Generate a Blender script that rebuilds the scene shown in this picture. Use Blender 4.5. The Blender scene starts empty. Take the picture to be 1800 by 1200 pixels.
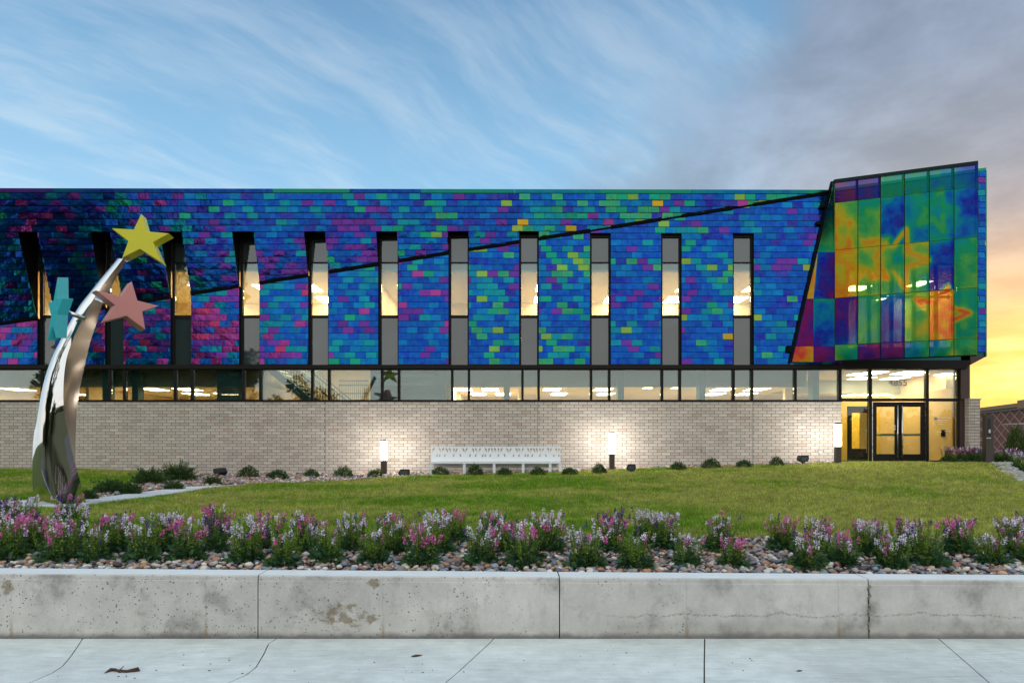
import bpy, bmesh, math, random
import numpy as np
from mathutils import Vector, Matrix

random.seed(7)
rng = np.random.default_rng(11)
scene = bpy.context.scene
COL = scene.collection
R = math.radians

# ------------------------------------------------------------------ camera
F = 1200.0            # focal length in photo pixels (24 mm on a 36 mm wide sensor)
CX, HY, EYE = 900.0, 775.0, 1.8
cam_data = bpy.data.cameras.new('camera')
cam_data.sensor_width = 36.0
cam_data.sensor_fit = 'HORIZONTAL'
cam_data.lens = 24.0
cam_data.shift_y = (HY - 600.0) / 1800.0
cam_data.clip_start = 0.1
cam_data.clip_end = 6000.0
cam = bpy.data.objects.new('camera', cam_data)
cam.location = (0, 0, EYE)
cam.rotation_euler = (R(90), 0, 0)
COL.objects.link(cam)
scene.camera = cam

# ------------------------------------------------------------------ world
SUN_AZ = R(41.0)      # to the right of straight ahead
SUN_EL = R(2.0)
world = bpy.data.worlds.new('World')
scene.world = world
world.use_nodes = True


class NT:
    """tiny helper round a node tree"""
    def __init__(self, tree):
        self.t = tree
        self.n = tree.nodes
        self.l = tree.links

    def new(self, kind, **kw):
        nd = self.n.new(kind)
        for k, v in kw.items():
            setattr(nd, k, v)
        return nd

    def put(self, sock, val):
        if val is None:
            return
        if isinstance(val, bpy.types.NodeSocket):
            self.l.new(val, sock)
        elif isinstance(val, (tuple, list)) and sock.type == 'RGBA' and len(val) == 3:
            sock.default_value = (*val, 1.0)
        else:
            sock.default_value = val

    def math(self, op, a, b=None, c=None, clamp=False):
        nd = self.new('ShaderNodeMath', operation=op, use_clamp=clamp)
        self.put(nd.inputs[0], a)
        self.put(nd.inputs[1], b)
        self.put(nd.inputs[2], c)
        return nd.outputs[0]

    def vmath(self, op, a, b=None, scale=None):
        nd = self.new('ShaderNodeVectorMath', operation=op)
        self.put(nd.inputs[0], a)
        self.put(nd.inputs[1], b)
        if scale is not None:
            self.put(nd.inputs['Scale'], scale)
        return nd.outputs['Value'] if op in ('DOT_PRODUCT', 'LENGTH') else nd.outputs['Vector']

    def mix(self, fac, a, b, blend='MIX', clamp=False):
        nd = self.new('ShaderNodeMix', data_type='RGBA', blend_type=blend, clamp_result=clamp)
        self.put(nd.inputs[0], fac)
        self.put(nd.inputs[6], a)
        self.put(nd.inputs[7], b)
        return nd.outputs[2]

    def ramp(self, fac, stops, interp='LINEAR'):
        nd = self.new('ShaderNodeValToRGB')
        cr = nd.color_ramp
        cr.interpolation = interp
        while len(cr.elements) < len(stops):
            cr.elements.new(0.5)
        for e, (p, c) in zip(cr.elements, stops):
            e.position = p
            if not isinstance(c, (tuple, list)):
                c = (c, c, c)
            e.color = (*c, 1.0)
        self.put(nd.inputs[0], fac)
        return nd.outputs[0]

    def maprange(self, v, a, b, c=0.0, d=1.0, smooth=True):
        nd = self.new('ShaderNodeMapRange', interpolation_type='SMOOTHSTEP' if smooth else 'LINEAR')
        self.put(nd.inputs[0], v)
        for i, x in enumerate((a, b, c, d)):
            nd.inputs[1 + i].default_value = x
        return nd.outputs[0]

    def noise(self, vec, scale, detail=4.0, rough=0.55, dist=0.0, out='Fac'):
        nd = self.new('ShaderNodeTexNoise')
        self.put(nd.inputs['Vector'], vec)
        nd.inputs['Scale'].default_value = scale
        nd.inputs['Detail'].default_value = detail
        nd.inputs['Roughness'].default_value = rough
        nd.inputs['Distortion'].default_value = dist
        return nd.outputs[out]

    def mapping(self, vec, loc=(0, 0, 0), rot=(0, 0, 0), scale=(1, 1, 1)):
        nd = self.new('ShaderNodeMapping')
        self.put(nd.inputs[0], vec)
        nd.inputs[1].default_value = loc
        nd.inputs[2].default_value = rot
        nd.inputs[3].default_value = scale
        return nd.outputs[0]

    def sep(self, vec):
        nd = self.new('ShaderNodeSeparateXYZ')
        self.put(nd.inputs[0], vec)
        return nd.outputs

    def comb(self, x, y, z):
        nd = self.new('ShaderNodeCombineXYZ')
        for i, v in enumerate((x, y, z)):
            self.put(nd.inputs[i], v)
        return nd.outputs[0]


w = NT(world.node_tree)
w.n.clear()
bg = w.new('ShaderNodeBackground')
wout = w.new('ShaderNodeOutputWorld')
w.l.new(bg.outputs[0], wout.inputs[0])
D = w.new('ShaderNodeTexCoord').outputs['Generated']
dx, dy, dz = w.sep(D)
zc_ = w.math('MAXIMUM', dz, 0.0)
hl = w.math('SQRT', w.math('MAXIMUM', w.math('ADD', w.math('MULTIPLY', dx, dx), w.math('MULTIPLY', dy, dy)), 1e-5))
# cosine of the azimuth from the sunset and from straight ahead
ss, sc_ = math.sin(SUN_AZ), math.cos(SUN_AZ)
cs = w.math('DIVIDE', w.math('ADD', w.math('MULTIPLY', dx, ss), w.math('MULTIPLY', dy, sc_)), hl)
hx = w.math('DIVIDE', dx, hl)
hy = w.math('DIVIDE', dy, hl)
# clear dusk blue, paler towards the horizon
blue = w.ramp(zc_, [(0.0, (0.60, 0.74, 0.82)), (0.20, (0.38, 0.62, 0.82)), (0.36, (0.24, 0.46, 0.68)),
                    (0.56, (0.125, 0.265, 0.45)), (0.75, (0.30, 0.50, 0.78)), (1.0, (0.85, 0.98, 1.16))])
# the side away from the sunset is a bright even veil of thin cloud
veil = w.ramp(zc_, [(0.0, (0.94, 0.87, 0.80)), (0.25, (0.90, 0.94, 0.94)), (0.6, (1.02, 1.10, 1.11)), (1.0, (0.97, 1.09, 1.14))])
back = w.math('MULTIPLY', w.maprange(dy, 0.42, -0.55), 1.0)
base = w.mix(back, blue, veil)
# wisps of high cloud, laid out on a plane overhead
den = w.math('ADD', zc_, 0.22)
plane = w.comb(w.math('DIVIDE', dx, den), w.math('DIVIDE', dy, den), 0.0)
warp = w.vmath('SCALE', w.vmath('SUBTRACT', w.noise(plane, 1.3, 3, 0.5, out='Color'), (0.5, 0.5, 0.5)), scale=0.34)
pl2 = w.vmath('ADD', plane, warp)
wis = w.noise(w.mapping(w.mapping(pl2, rot=(0, 0, R(-52))), scale=(0.8, 3.6, 1.0)), 1.5, 8, 0.6)
wis2 = w.noise(w.mapping(w.mapping(pl2, loc=(3.1, 1.7, 0), rot=(0, 0, R(-40))), scale=(0.9, 3.0, 1.0)), 3.4, 7, 0.62)
wm = w.maprange(w.math('ADD', w.math('MULTIPLY', wis, 0.7), w.math('MULTIPLY', wis2, 0.3)), 0.43, 0.66)
wm = w.math('MULTIPLY', wm, 0.66)
wcol = w.ramp(zc_, [(0.0, (0.95, 0.85, 0.8)), (0.3, (0.52, 0.66, 0.77)), (0.6, (0.29, 0.40, 0.55)), (1.0, (0.3, 0.4, 0.56))])
base = w.mix(wm, base, w.mix(back, wcol, (1.05, 1.08, 1.14)))
# the grey-mauve cloud bank on the sunset side
cn = w.noise(plane, 1.05, 7, 0.56, 0.25)
cn2 = w.noise(w.mapping(plane, loc=(5.2, 2.2, 0)), 2.7, 6, 0.6, 0.2)
edge = w.math('ADD', hx, w.math('MULTIPLY', w.math('SUBTRACT', cn, 0.5), 0.85))
edge = w.math('ADD', edge, w.math('MULTIPLY', w.math('SUBTRACT', cn2, 0.5), 0.30))
edge = w.math('SUBTRACT', edge, w.math('MULTIPLY', w.math('SUBTRACT', zc_, 0.37), 1.5))
cm = w.maprange(edge, 0.06, 0.25)
cm = w.math('MULTIPLY', cm, w.maprange(hy, -0.25, 0.35))
cm = w.math('MULTIPLY', cm, 0.93)
ccol = w.ramp(zc_, [(0.0, (0.98, 0.66, 0.24)), (0.07, (1.0, 0.68, 0.16)), (0.13, (0.92, 0.53, 0.24)), (0.22, (0.58, 0.41, 0.35)),
                    (0.32, (0.38, 0.38, 0.42)), (0.44, (0.265, 0.315, 0.415)), (0.60, (0.205, 0.255, 0.36)), (1.0, (0.24, 0.29, 0.40))])
lump = w.math('ADD', 0.72, w.math('MULTIPLY', w.maprange(w.math('ADD', w.math('MULTIPLY', cn2, 0.6), w.math('MULTIPLY', cn, 0.4)), 0.34, 0.64), 0.52))
ccol = w.mix(1.0, ccol, lump, 'MULTIPLY')
# away from the sunset the bank is the plain grey it is higher up
ccol = w.mix(w.maprange(cs, 0.90, 1.0), w.mix(1.0, w.ramp(zc_, [(0.0, (0.55, 0.56, 0.62)), (0.32, (0.29, 0.39, 0.51)), (0.45, (0.215, 0.30, 0.425)), (0.62, (0.20, 0.26, 0.37)), (1.0, (0.22, 0.28, 0.4))]), lump, 'MULTIPLY'), ccol)
base = w.mix(cm, base, ccol)
# the sunset glow low over the horizon
gl = w.math('MULTIPLY', w.maprange(cs, 0.80, 1.0), w.ramp(zc_, [(0.0, 0.9), (0.09, 1.0), (0.16, 0.42), (0.27, 0.0)]))
gcol = w.ramp(w.noise(w.mapping(D, scale=(1, 1, 5.0)), 5.5, 5, 0.55), [(0.30, (0.80, 0.42, 0.13)), (0.5, (1.0, 0.64, 0.15)), (0.66, (1.1, 0.92, 0.36))])
base = w.mix(gl, base, gcol)
# the physical sky under it all
sky = w.new('ShaderNodeTexSky', sky_type='NISHITA')
sky.sun_disc = False
sky.sun_elevation = SUN_EL
sky.sun_rotation = SUN_AZ
sky.altitude = 300
nis = w.vmath('SCALE', sky.outputs[0], scale=0.10)
base = w.mix(0.10, base, nis)
# below the horizon
base = w.mix(w.maprange(dz, -0.02, 0.0), (0.12, 0.12, 0.10), base)
w.put(bg.inputs[0], base)
bg.inputs[1].default_value = 1.0

# ------------------------------------------------------------------ sun, exposure
sun_data = bpy.data.lights.new('sun', 'SUN')
sun_data.energy = 0.6
sun_data.angle = R(0.6)
sun_data.color = (1.0, 0.55, 0.22)
sun = bpy.data.objects.new('sun', sun_data)
sd = Vector((math.sin(SUN_AZ) * math.cos(SUN_EL), math.cos(SUN_AZ) * math.cos(SUN_EL), math.sin(SUN_EL)))
sun.rotation_euler = sd.to_track_quat('Z', 'Y').to_euler()
sun.location = sd * 60
COL.objects.link(sun)

scene.view_settings.view_transform = 'Standard'
scene.view_settings.look = 'None'
scene.view_settings.exposure = 0.44
scene.view_settings.gamma = 1.0
scene.view_settings.use_curve_mapping = False
scene.cycles.use_denoising = True
scene.cycles.max_bounces = 8
scene.cycles.transparent_max_bounces = 24
scene.cycles.sample_clamp_indirect = 4.0
scene.cycles.caustics_reflective = False
scene.cycles.caustics_refractive = False


# ------------------------------------------------------------------ helpers
def P(px, py, Y):
    """the point at depth Y that the photo shows at pixel (px, py)"""
    return Vector(((px - CX) * Y / F, Y, EYE + (HY - py) * Y / F))


LOC = {}


def link(o, parent=None, loc=(0, 0, 0)):
    COL.objects.link(o)
    loc = Vector(loc)
    LOC[o.name] = loc
    if parent is not None:
        o.parent = parent
        o.location = loc - LOC[parent.name]
    else:
        o.location = loc
    return o


def thing(name, label, cat, loc, group=None):
    o = bpy.data.objects.new(name, None)
    o.empty_display_size = 0.2
    link(o, None, loc)
    o['label'] = label
    o['category'] = cat
    if group:
        o['group'] = group
    return o


def tag(o, label=None, cat=None, group=None, kind=None):
    for k, v in (('label', label), ('category', cat), ('group', group), ('kind', kind)):
        if v:
            o[k] = v
    return o


class MB:
    """collects faces (world coordinates) and links them as one mesh object"""
    def __init__(self):
        self.v, self.f, self.c, self.m, self.s = [], [], [], [], []

    def face(self, pts, col=None, m=0, smooth=False):
        i = len(self.v)
        self.v.extend([tuple(p) for p in pts])
        if col is None:
            col = (1, 1, 1)
        if isinstance(col[0], (tuple, list)):
            self.c.extend(col)
        else:
            self.c.extend([col] * len(pts))
        self.f.append(tuple(range(i, i + len(pts))))
        self.m.append(m)
        self.s.append(smooth)

    def box(self, a, b, col=None, m=0):
        x0, y0, z0 = (min(a[i], b[i]) for i in range(3))
        x1, y1, z1 = (max(a[i], b[i]) for i in range(3))
        self.hexa([(x0, y0, z0), (x1, y0, z0), (x1, y1, z0), (x0, y1, z0)], [(x0, y0, z1), (x1, y0, z1), (x1, y1, z1), (x0, y1, z1)], col, m)

    def hexa(self, lo, hi, col=None, m=0):
        """prism between two like polygons (lo counter-clockwise seen from hi's side)"""
        i = len(self.v)
        n = len(lo)
        self.v.extend([tuple(p) for p in lo] + [tuple(p) for p in hi])
        self.c.extend([col or (1, 1, 1)] * (2 * n))
        fs = [tuple(i + n - 1 - k for k in range(n)), tuple(i + n + k for k in range(n))]
        for k in range(n):
            k2 = (k + 1) % n
            fs.append((i + k, i + k2, i + n + k2, i + n + k))
        self.f.extend(fs)
        self.m.extend([m] * len(fs))
        self.s.extend([False] * len(fs))

    def tube(self, pts, r, seg=6, col=None, m=0, cap=True):
        pts = [Vector(p) for p in pts]
        rs = r if isinstance(r, (list, tuple)) else [r] * len(pts)
        i = len(self.v)
        for k, p in enumerate(pts):
            d = (pts[min(k + 1, len(pts) - 1)] - pts[max(k - 1, 0)]).normalized()
            u = d.cross(Vector((0, 0, 1)))
            if u.length < 1e-3:
                u = d.cross(Vector((1, 0, 0)))
            u.normalize()
            v2 = d.cross(u)
            for s in range(seg):
                an = 2 * math.pi * s / seg
                self.v.append(tuple(p + u * (rs[k] * math.cos(an)) + v2 * (rs[k] * math.sin(an))))
        self.c.extend([col or (1, 1, 1)] * (len(pts) * seg))
        for k in range(len(pts) - 1):
            for s in range(seg):
                s2 = (s + 1) % seg
                self.f.append((i + k * seg + s, i + k * seg + s2, i + (k + 1) * seg + s2, i + (k + 1) * seg + s))
                self.m.append(m)
                self.s.append(True)
        if cap:
            self.f.append(tuple(i + s for s in range(seg)))
            self.f.append(tuple(i + (len(pts) - 1) * seg + seg - 1 - s for s in range(seg)))
            self.m.extend([m, m])
            self.s.extend([False, False])

    def build(self, name, mats, parent=None, at=None, fix=True):
        if not isinstance(mats, (list, tuple)):
            mats = [mats]
        if at is None:
            at = LOC[parent.name] if parent is not None else (0, 0, 0)
        me = bpy.data.meshes.new(name)
        v = np.array(self.v, dtype=float) - np.array(at, dtype=float)
        me.from_pydata(v.tolist(), [], self.f)
        for mt in mats:
            me.materials.append(mt)
        me.polygons.foreach_set('material_index', self.m)
        me.polygons.foreach_set('use_smooth', self.s)
        at_ = me.attributes.new('tint', 'FLOAT_COLOR', 'POINT')
        ca = np.ones((len(self.v), 4), dtype=np.float32)
        ca[:, :3] = np.array(self.c, dtype=np.float32)
        at_.data.foreach_set('color', ca.ravel())
        if fix:
            bm = bmesh.new()
            bm.from_mesh(me)
            bmesh.ops.recalc_face_normals(bm, faces=bm.faces)
            bm.to_mesh(me)
            bm.free()
        o = bpy.data.objects.new(name, me)
        return link(o, parent, at)


def np_mesh(name, verts, faces, mat, cols=None, smooth=False):
    """mesh of equal-sided faces from numpy arrays"""
    me = bpy.data.meshes.new(name)
    n, k = faces.shape
    me.vertices.add(len(verts))
    me.vertices.foreach_set('co', np.ascontiguousarray(verts, dtype=np.float32).ravel())
    me.loops.add(n * k)
    me.loops.foreach_set('vertex_index', np.ascontiguousarray(faces, dtype=np.int32).ravel())
    me.polygons.add(n)
    me.polygons.foreach_set('loop_start', np.arange(0, n * k, k, dtype=np.int32))
    me.polygons.foreach_set('loop_total', np.full(n, k, dtype=np.int32))
    me.polygons.foreach_set('use_smooth', np.full(n, smooth, dtype=bool))
    me.materials.append(mat)
    me.update(calc_edges=True)
    if cols is not None:
        a = me.attributes.new('tint', 'FLOAT_COLOR', 'POINT')
        c4 = np.ones((len(verts), 4), dtype=np.float32)
        c4[:, :3] = cols
        a.data.foreach_set('color', c4.ravel())
    return me


def vnoise(x, y, s, seed=0):
    """smooth lattice noise, 0..1"""
    r = np.random.default_rng(seed)
    t = r.random((64, 64))
    x = np.asarray(x) * s + 100.3
    y = np.asarray(y) * s + 57.7
    xi, yi = np.floor(x).astype(int), np.floor(y).astype(int)
    fx, fy = x - xi, y - yi
    fx, fy = fx * fx * (3 - 2 * fx), fy * fy * (3 - 2 * fy)
    g = lambda a, b: t[a % 64, b % 64]
    return (g(xi, yi) * (1 - fx) + g(xi + 1, yi) * fx) * (1 - fy) + (g(xi, yi + 1) * (1 - fx) + g(xi + 1, yi + 1) * fx) * fy


# ------------------------------------------------------------------ materials
def mat_base(name):
    m = bpy.data.materials.new(name)
    m.use_nodes = True
    t = NT(m.node_tree)
    b = t.n['Principled BSDF']
    return m, t, b


def pos(t):
    return t.new('ShaderNodeNewGeometry').outputs['Position']


def tint(t, source):
    if source == 'object':
        return t.new('ShaderNodeObjectInfo').outputs['Color']
    nd = t.new('ShaderNodeAttribute', attribute_name='tint')
    return nd.outputs['Color']


def bump(t, b, h, strength=0.3, dist=0.01):
    nd = t.new('ShaderNodeBump')
    nd.inputs['Strength'].default_value = strength
    nd.inputs['Distance'].default_value = dist
    t.put(nd.inputs['Height'], h)
    t.l.new(nd.outputs[0], b.inputs['Normal'])


def plain(name, col, rough=0.5, metal=0.0, var=0.12, scale=6.0, bmp=0.0, spec=0.5, src=None):
    """one colour with a little uneven wear"""
    m, t, b = mat_base(name)
    n = t.noise(pos(t), scale, 5, 0.6)
    k = t.math('ADD', 1.0 - var, t.math('MULTIPLY', n, 2 * var))
    c = tint(t, src) if src else (*col, 1.0)
    t.put(b.inputs['Base Color'], t.mix(1.0, c, k, 'MULTIPLY'))
    t.put(b.inputs['Roughness'], t.math('ADD', rough - 0.06, t.math('MULTIPLY', n, 0.12), clamp=True))
    b.inputs['Metallic'].default_value = metal
    b.inputs['Specular IOR Level'].default_value = spec
    if bmp:
        bump(t, b, t.noise(pos(t), scale * 6, 4, 0.6), bmp, 0.01)
    return m


def emit(name, col, strength):
    m = bpy.data.materials.new(name)
    m.use_nodes = True
    t = NT(m.node_tree)
    t.n.clear()
    e = t.new('ShaderNodeEmission')
    e.inputs[0].default_value = (*col, 1)
    e.inputs[1].default_value = strength
    o = t.new('ShaderNodeOutputMaterial')
    t.l.new(e.outputs[0], o.inputs[0])
    return m


def brick_mat(name, src):
    m, t, b = mat_base(name)
    p = pos(t)
    n1 = t.noise(p, 38, 5, 0.65)
    n2 = t.noise(p, 1.1, 4, 0.55)
    n3 = t.noise(t.mapping(p, scale=(1, 1, 0.25)), 2.3, 4, 0.6)
    c = t.mix(1.0, tint(t, src), t.math('ADD', 0.80, t.math('MULTIPLY', n1, 0.4)), 'MULTIPLY')
    c = t.mix(1.0, c, t.math('ADD', 0.84, t.math('MULTIPLY', n2, 0.32)), 'MULTIPLY')
    # pale bloom running down from the sill here and there
    c = t.mix(t.math('MULTIPLY', t.maprange(n3, 0.56, 0.78), 0.35), c, (0.52, 0.47, 0.42, 1))
    t.put(b.inputs['Base Color'], c)
    b.inputs['Roughness'].default_value = 0.85
    b.inputs['Specular IOR Level'].default_value = 0.25
    bump(t, b, t.noise(p, 90, 4, 0.7), 0.5, 0.006)
    return m


M_brick_s = brick_mat('brick_single', 'object')
M_brick_f = brick_mat('brick_field', 'attr')
M_mortar = plain('mortar', (0.14, 0.115, 0.095), 0.95, var=0.2, scale=12, bmp=0.3)
M_caulk = plain('sealant', (0.42, 0.39, 0.35), 0.7)


def irid(name, alpha=1.0, rough=0.15, crumple=0.25):
    """coated metal: the colour sits on the piece, the sky and ground mirror in it"""
    m, t, b = mat_base(name)
    p = pos(t)
    c = tint(t, 'attr')
    n = t.noise(p, 5.0, 3, 0.5)
    n2 = t.noise(t.mapping(p, scale=(1, 1, 30)), 3.0, 3, 0.6)
    hs = t.new('ShaderNodeHueSaturation')
    t.put(hs.inputs['Hue'], t.math('ADD', 0.465, t.math('MULTIPLY', n, 0.07)))
    t.put(hs.inputs['Value'], t.math('ADD', 0.72, t.math('MULTIPLY', n2, 0.5)))
    t.put(hs.inputs['Color'], c)
    t.put(b.inputs['Base Color'], hs.outputs[0])
    b.inputs['Metallic'].default_value = 0.95
    t.put(b.inputs['Roughness'], t.math('ADD', rough - 0.06, t.math('MULTIPLY', n, 0.14)))
    b.inputs['Coat Weight'].default_value = 0.06
    b.inputs['Coat Roughness'].default_value = 0.08
    h = t.noise(p, 7.0, 3, 0.5)
    bump(t, b, h, crumple, 0.03)
    if alpha < 1.0:
        o = t.n['Material Output']
        tr = t.new('ShaderNodeBsdfTransparent')
        t.put(tr.inputs[0], t.mix(0.72, (1, 1, 1, 1), t.mix(1.0, hs.outputs[0], (2.2, 2.2, 2.2, 1), 'MULTIPLY'), clamp=True))
        mx = t.new('ShaderNodeMixShader')
        mx.inputs[0].default_value = alpha
        t.l.new(tr.outputs[0], mx.inputs[1])
        t.l.new(b.outputs[0], mx.inputs[2])
        t.l.new(mx.outputs[0], o.inputs[0])
    return m


M_tile = irid('coated_tile')
M_screen = irid('perforated_screen', alpha=0.70, rough=0.32, crumple=0.12)
M_screen_top = irid('open_screen', alpha=0.42, rough=0.32, crumple=0.12)
M_irid_trim = irid('coated_trim', rough=0.3, crumple=0.05)


def glass_mat(name, refl=0.16, tintc=(0.80, 0.86, 0.82), rough=0.0, ior=1.55):
    m = bpy.data.materials.new(name)
    m.use_nodes = True
    t = NT(m.node_tree)
    t.n.clear()
    o = t.new('ShaderNodeOutputMaterial')
    tr = t.new('ShaderNodeBsdfTransparent')
    tr.inputs[0].default_value = (*tintc, 1)
    g = t.new('ShaderNodeBsdfGlossy')
    g.inputs['Roughness'].default_value = rough
    g.inputs['Color'].default_value = (0.86, 0.97, 0.97, 1)
    nz = t.noise(pos(t), 0.9, 2, 0.4)
    bn = t.new('ShaderNodeBump')
    bn.inputs['Strength'].default_value = 0.012
    bn.inputs['Distance'].default_value = 0.12
    t.put(bn.inputs['Height'], nz)
    t.l.new(bn.outputs[0], g.inputs['Normal'])
    fr = t.new('ShaderNodeFresnel')
    fr.inputs['IOR'].default_value = ior
    fac = t.math('ADD', refl, t.math('MULTIPLY', fr.outputs[0], 0.8), clamp=True)
    mx = t.new('ShaderNodeMixShader')
    t.put(mx.inputs[0], fac)
    t.l.new(tr.outputs[0], mx.inputs[1])
    t.l.new(g.outputs[0], mx.inputs[2])
    t.l.new(mx.outputs[0], o.inputs[0])
    return m


M_glass = glass_mat('window_glass', refl=0.09)
M_glass_door = glass_mat('door_glass', refl=0.02)
M_spandrel = plain('spandrel_glass', (0.030, 0.046, 0.046), 0.03, var=0.03, scale=1.0, spec=0.5)
M_spandrel.node_tree.nodes['Principled BSDF'].inputs['IOR'].default_value = 1.95
M_bronze = plain('dark_bronze_frame', (0.012, 0.010, 0.009), 0.5, var=0.2, scale=3, spec=0.15)
M_brown = plain('brown_metal', (0.060, 0.028, 0.020), 0.5, var=0.15, scale=2)
M_black = plain('black_void_liner', (0.004, 0.004, 0.005), 0.55, spec=0.08)
M_backing = plain('cladding_backing', (0.006, 0.012, 0.02), 0.7, spec=0.1)
M_steelbar = plain('satin_steel', (0.72, 0.72, 0.70), 0.28, 1.0, var=0.06)
M_cream = plain('interior_cream', (0.80, 0.64, 0.40), 0.8, var=0.05, scale=0.8)
M_ceiling = plain('interior_ceiling', (0.84, 0.72, 0.50), 0.85, var=0.04, scale=0.8)
M_amber = plain('interior_amber', (0.84, 0.50, 0.06), 0.7, var=0.10, scale=1.2)
M_orange = plain('interior_orange', (0.88, 0.58, 0.22), 0.7, var=0.06, scale=1.0)
M_teal = plain('interior_blue_grey', (0.055, 0.16, 0.19), 0.7, var=0.08, scale=1.5)
M_greyint = plain('interior_grey', (0.34, 0.38, 0.36), 0.8, var=0.06, scale=1.0)
M_floor = plain('interior_floor', (0.62, 0.52, 0.38), 0.6, var=0.1)
M_stair = plain('stair_paint', (0.10, 0.17, 0.18), 0.6)
M_troffer = emit('ceiling_light_glow', (1.0, 0.78, 0.48), 24.0)
M_bollard_glow = emit('bollard_glow', (1.0, 0.97, 0.91), 50.0)
M_roof = plain('roof_membrane', (0.25, 0.25, 0.25), 0.9)
M_white = plain('white_bench_paint', (0.78, 0.79, 0.80), 0.38, var=0.03, scale=3)
M_bollard = plain('bollard_bronze', (0.050, 0.036, 0.026), 0.45, var=0.12, scale=8)
M_flood = plain('floodlight_black', (0.008, 0.008, 0.009), 0.4)
M_lens = plain('floodlight_lens', (0.06, 0.075, 0.09), 0.06, spec=0.9)
M_star_y = plain('star_yellow_paint', (0.64, 0.58, 0.012), 0.30, var=0.07, scale=3)
M_star_p = plain('star_rose_paint', (0.56, 0.23, 0.21), 0.36, 0.35, var=0.08, scale=3)
M_star_t = plain('star_teal_paint', (0.028, 0.42, 0.48), 0.28, var=0.06, scale=3)
M_star_d = plain('star_dark_green', (0.012, 0.018, 0.008), 0.5)
M_mirror = plain('polished_steel', (0.70, 0.69, 0.67), 0.035, 1.0, var=0.02, scale=3)
M_mirror.node_tree.nodes['Principled BSDF'].inputs['Roughness'].default_value = 0.03
M_steel_brick = plain('steel_brick_reflection', (0.27, 0.22, 0.175), 0.22, 1.0, var=0.12, scale=9)  # brown of the mirrored brick is put into this steel's colour
M_letter = plain('door_numeral', (0.20, 0.16, 0.19), 0.6)
M_sticker = plain('blue_sticker', (0.08, 0.22, 0.50), 0.5)


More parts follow.
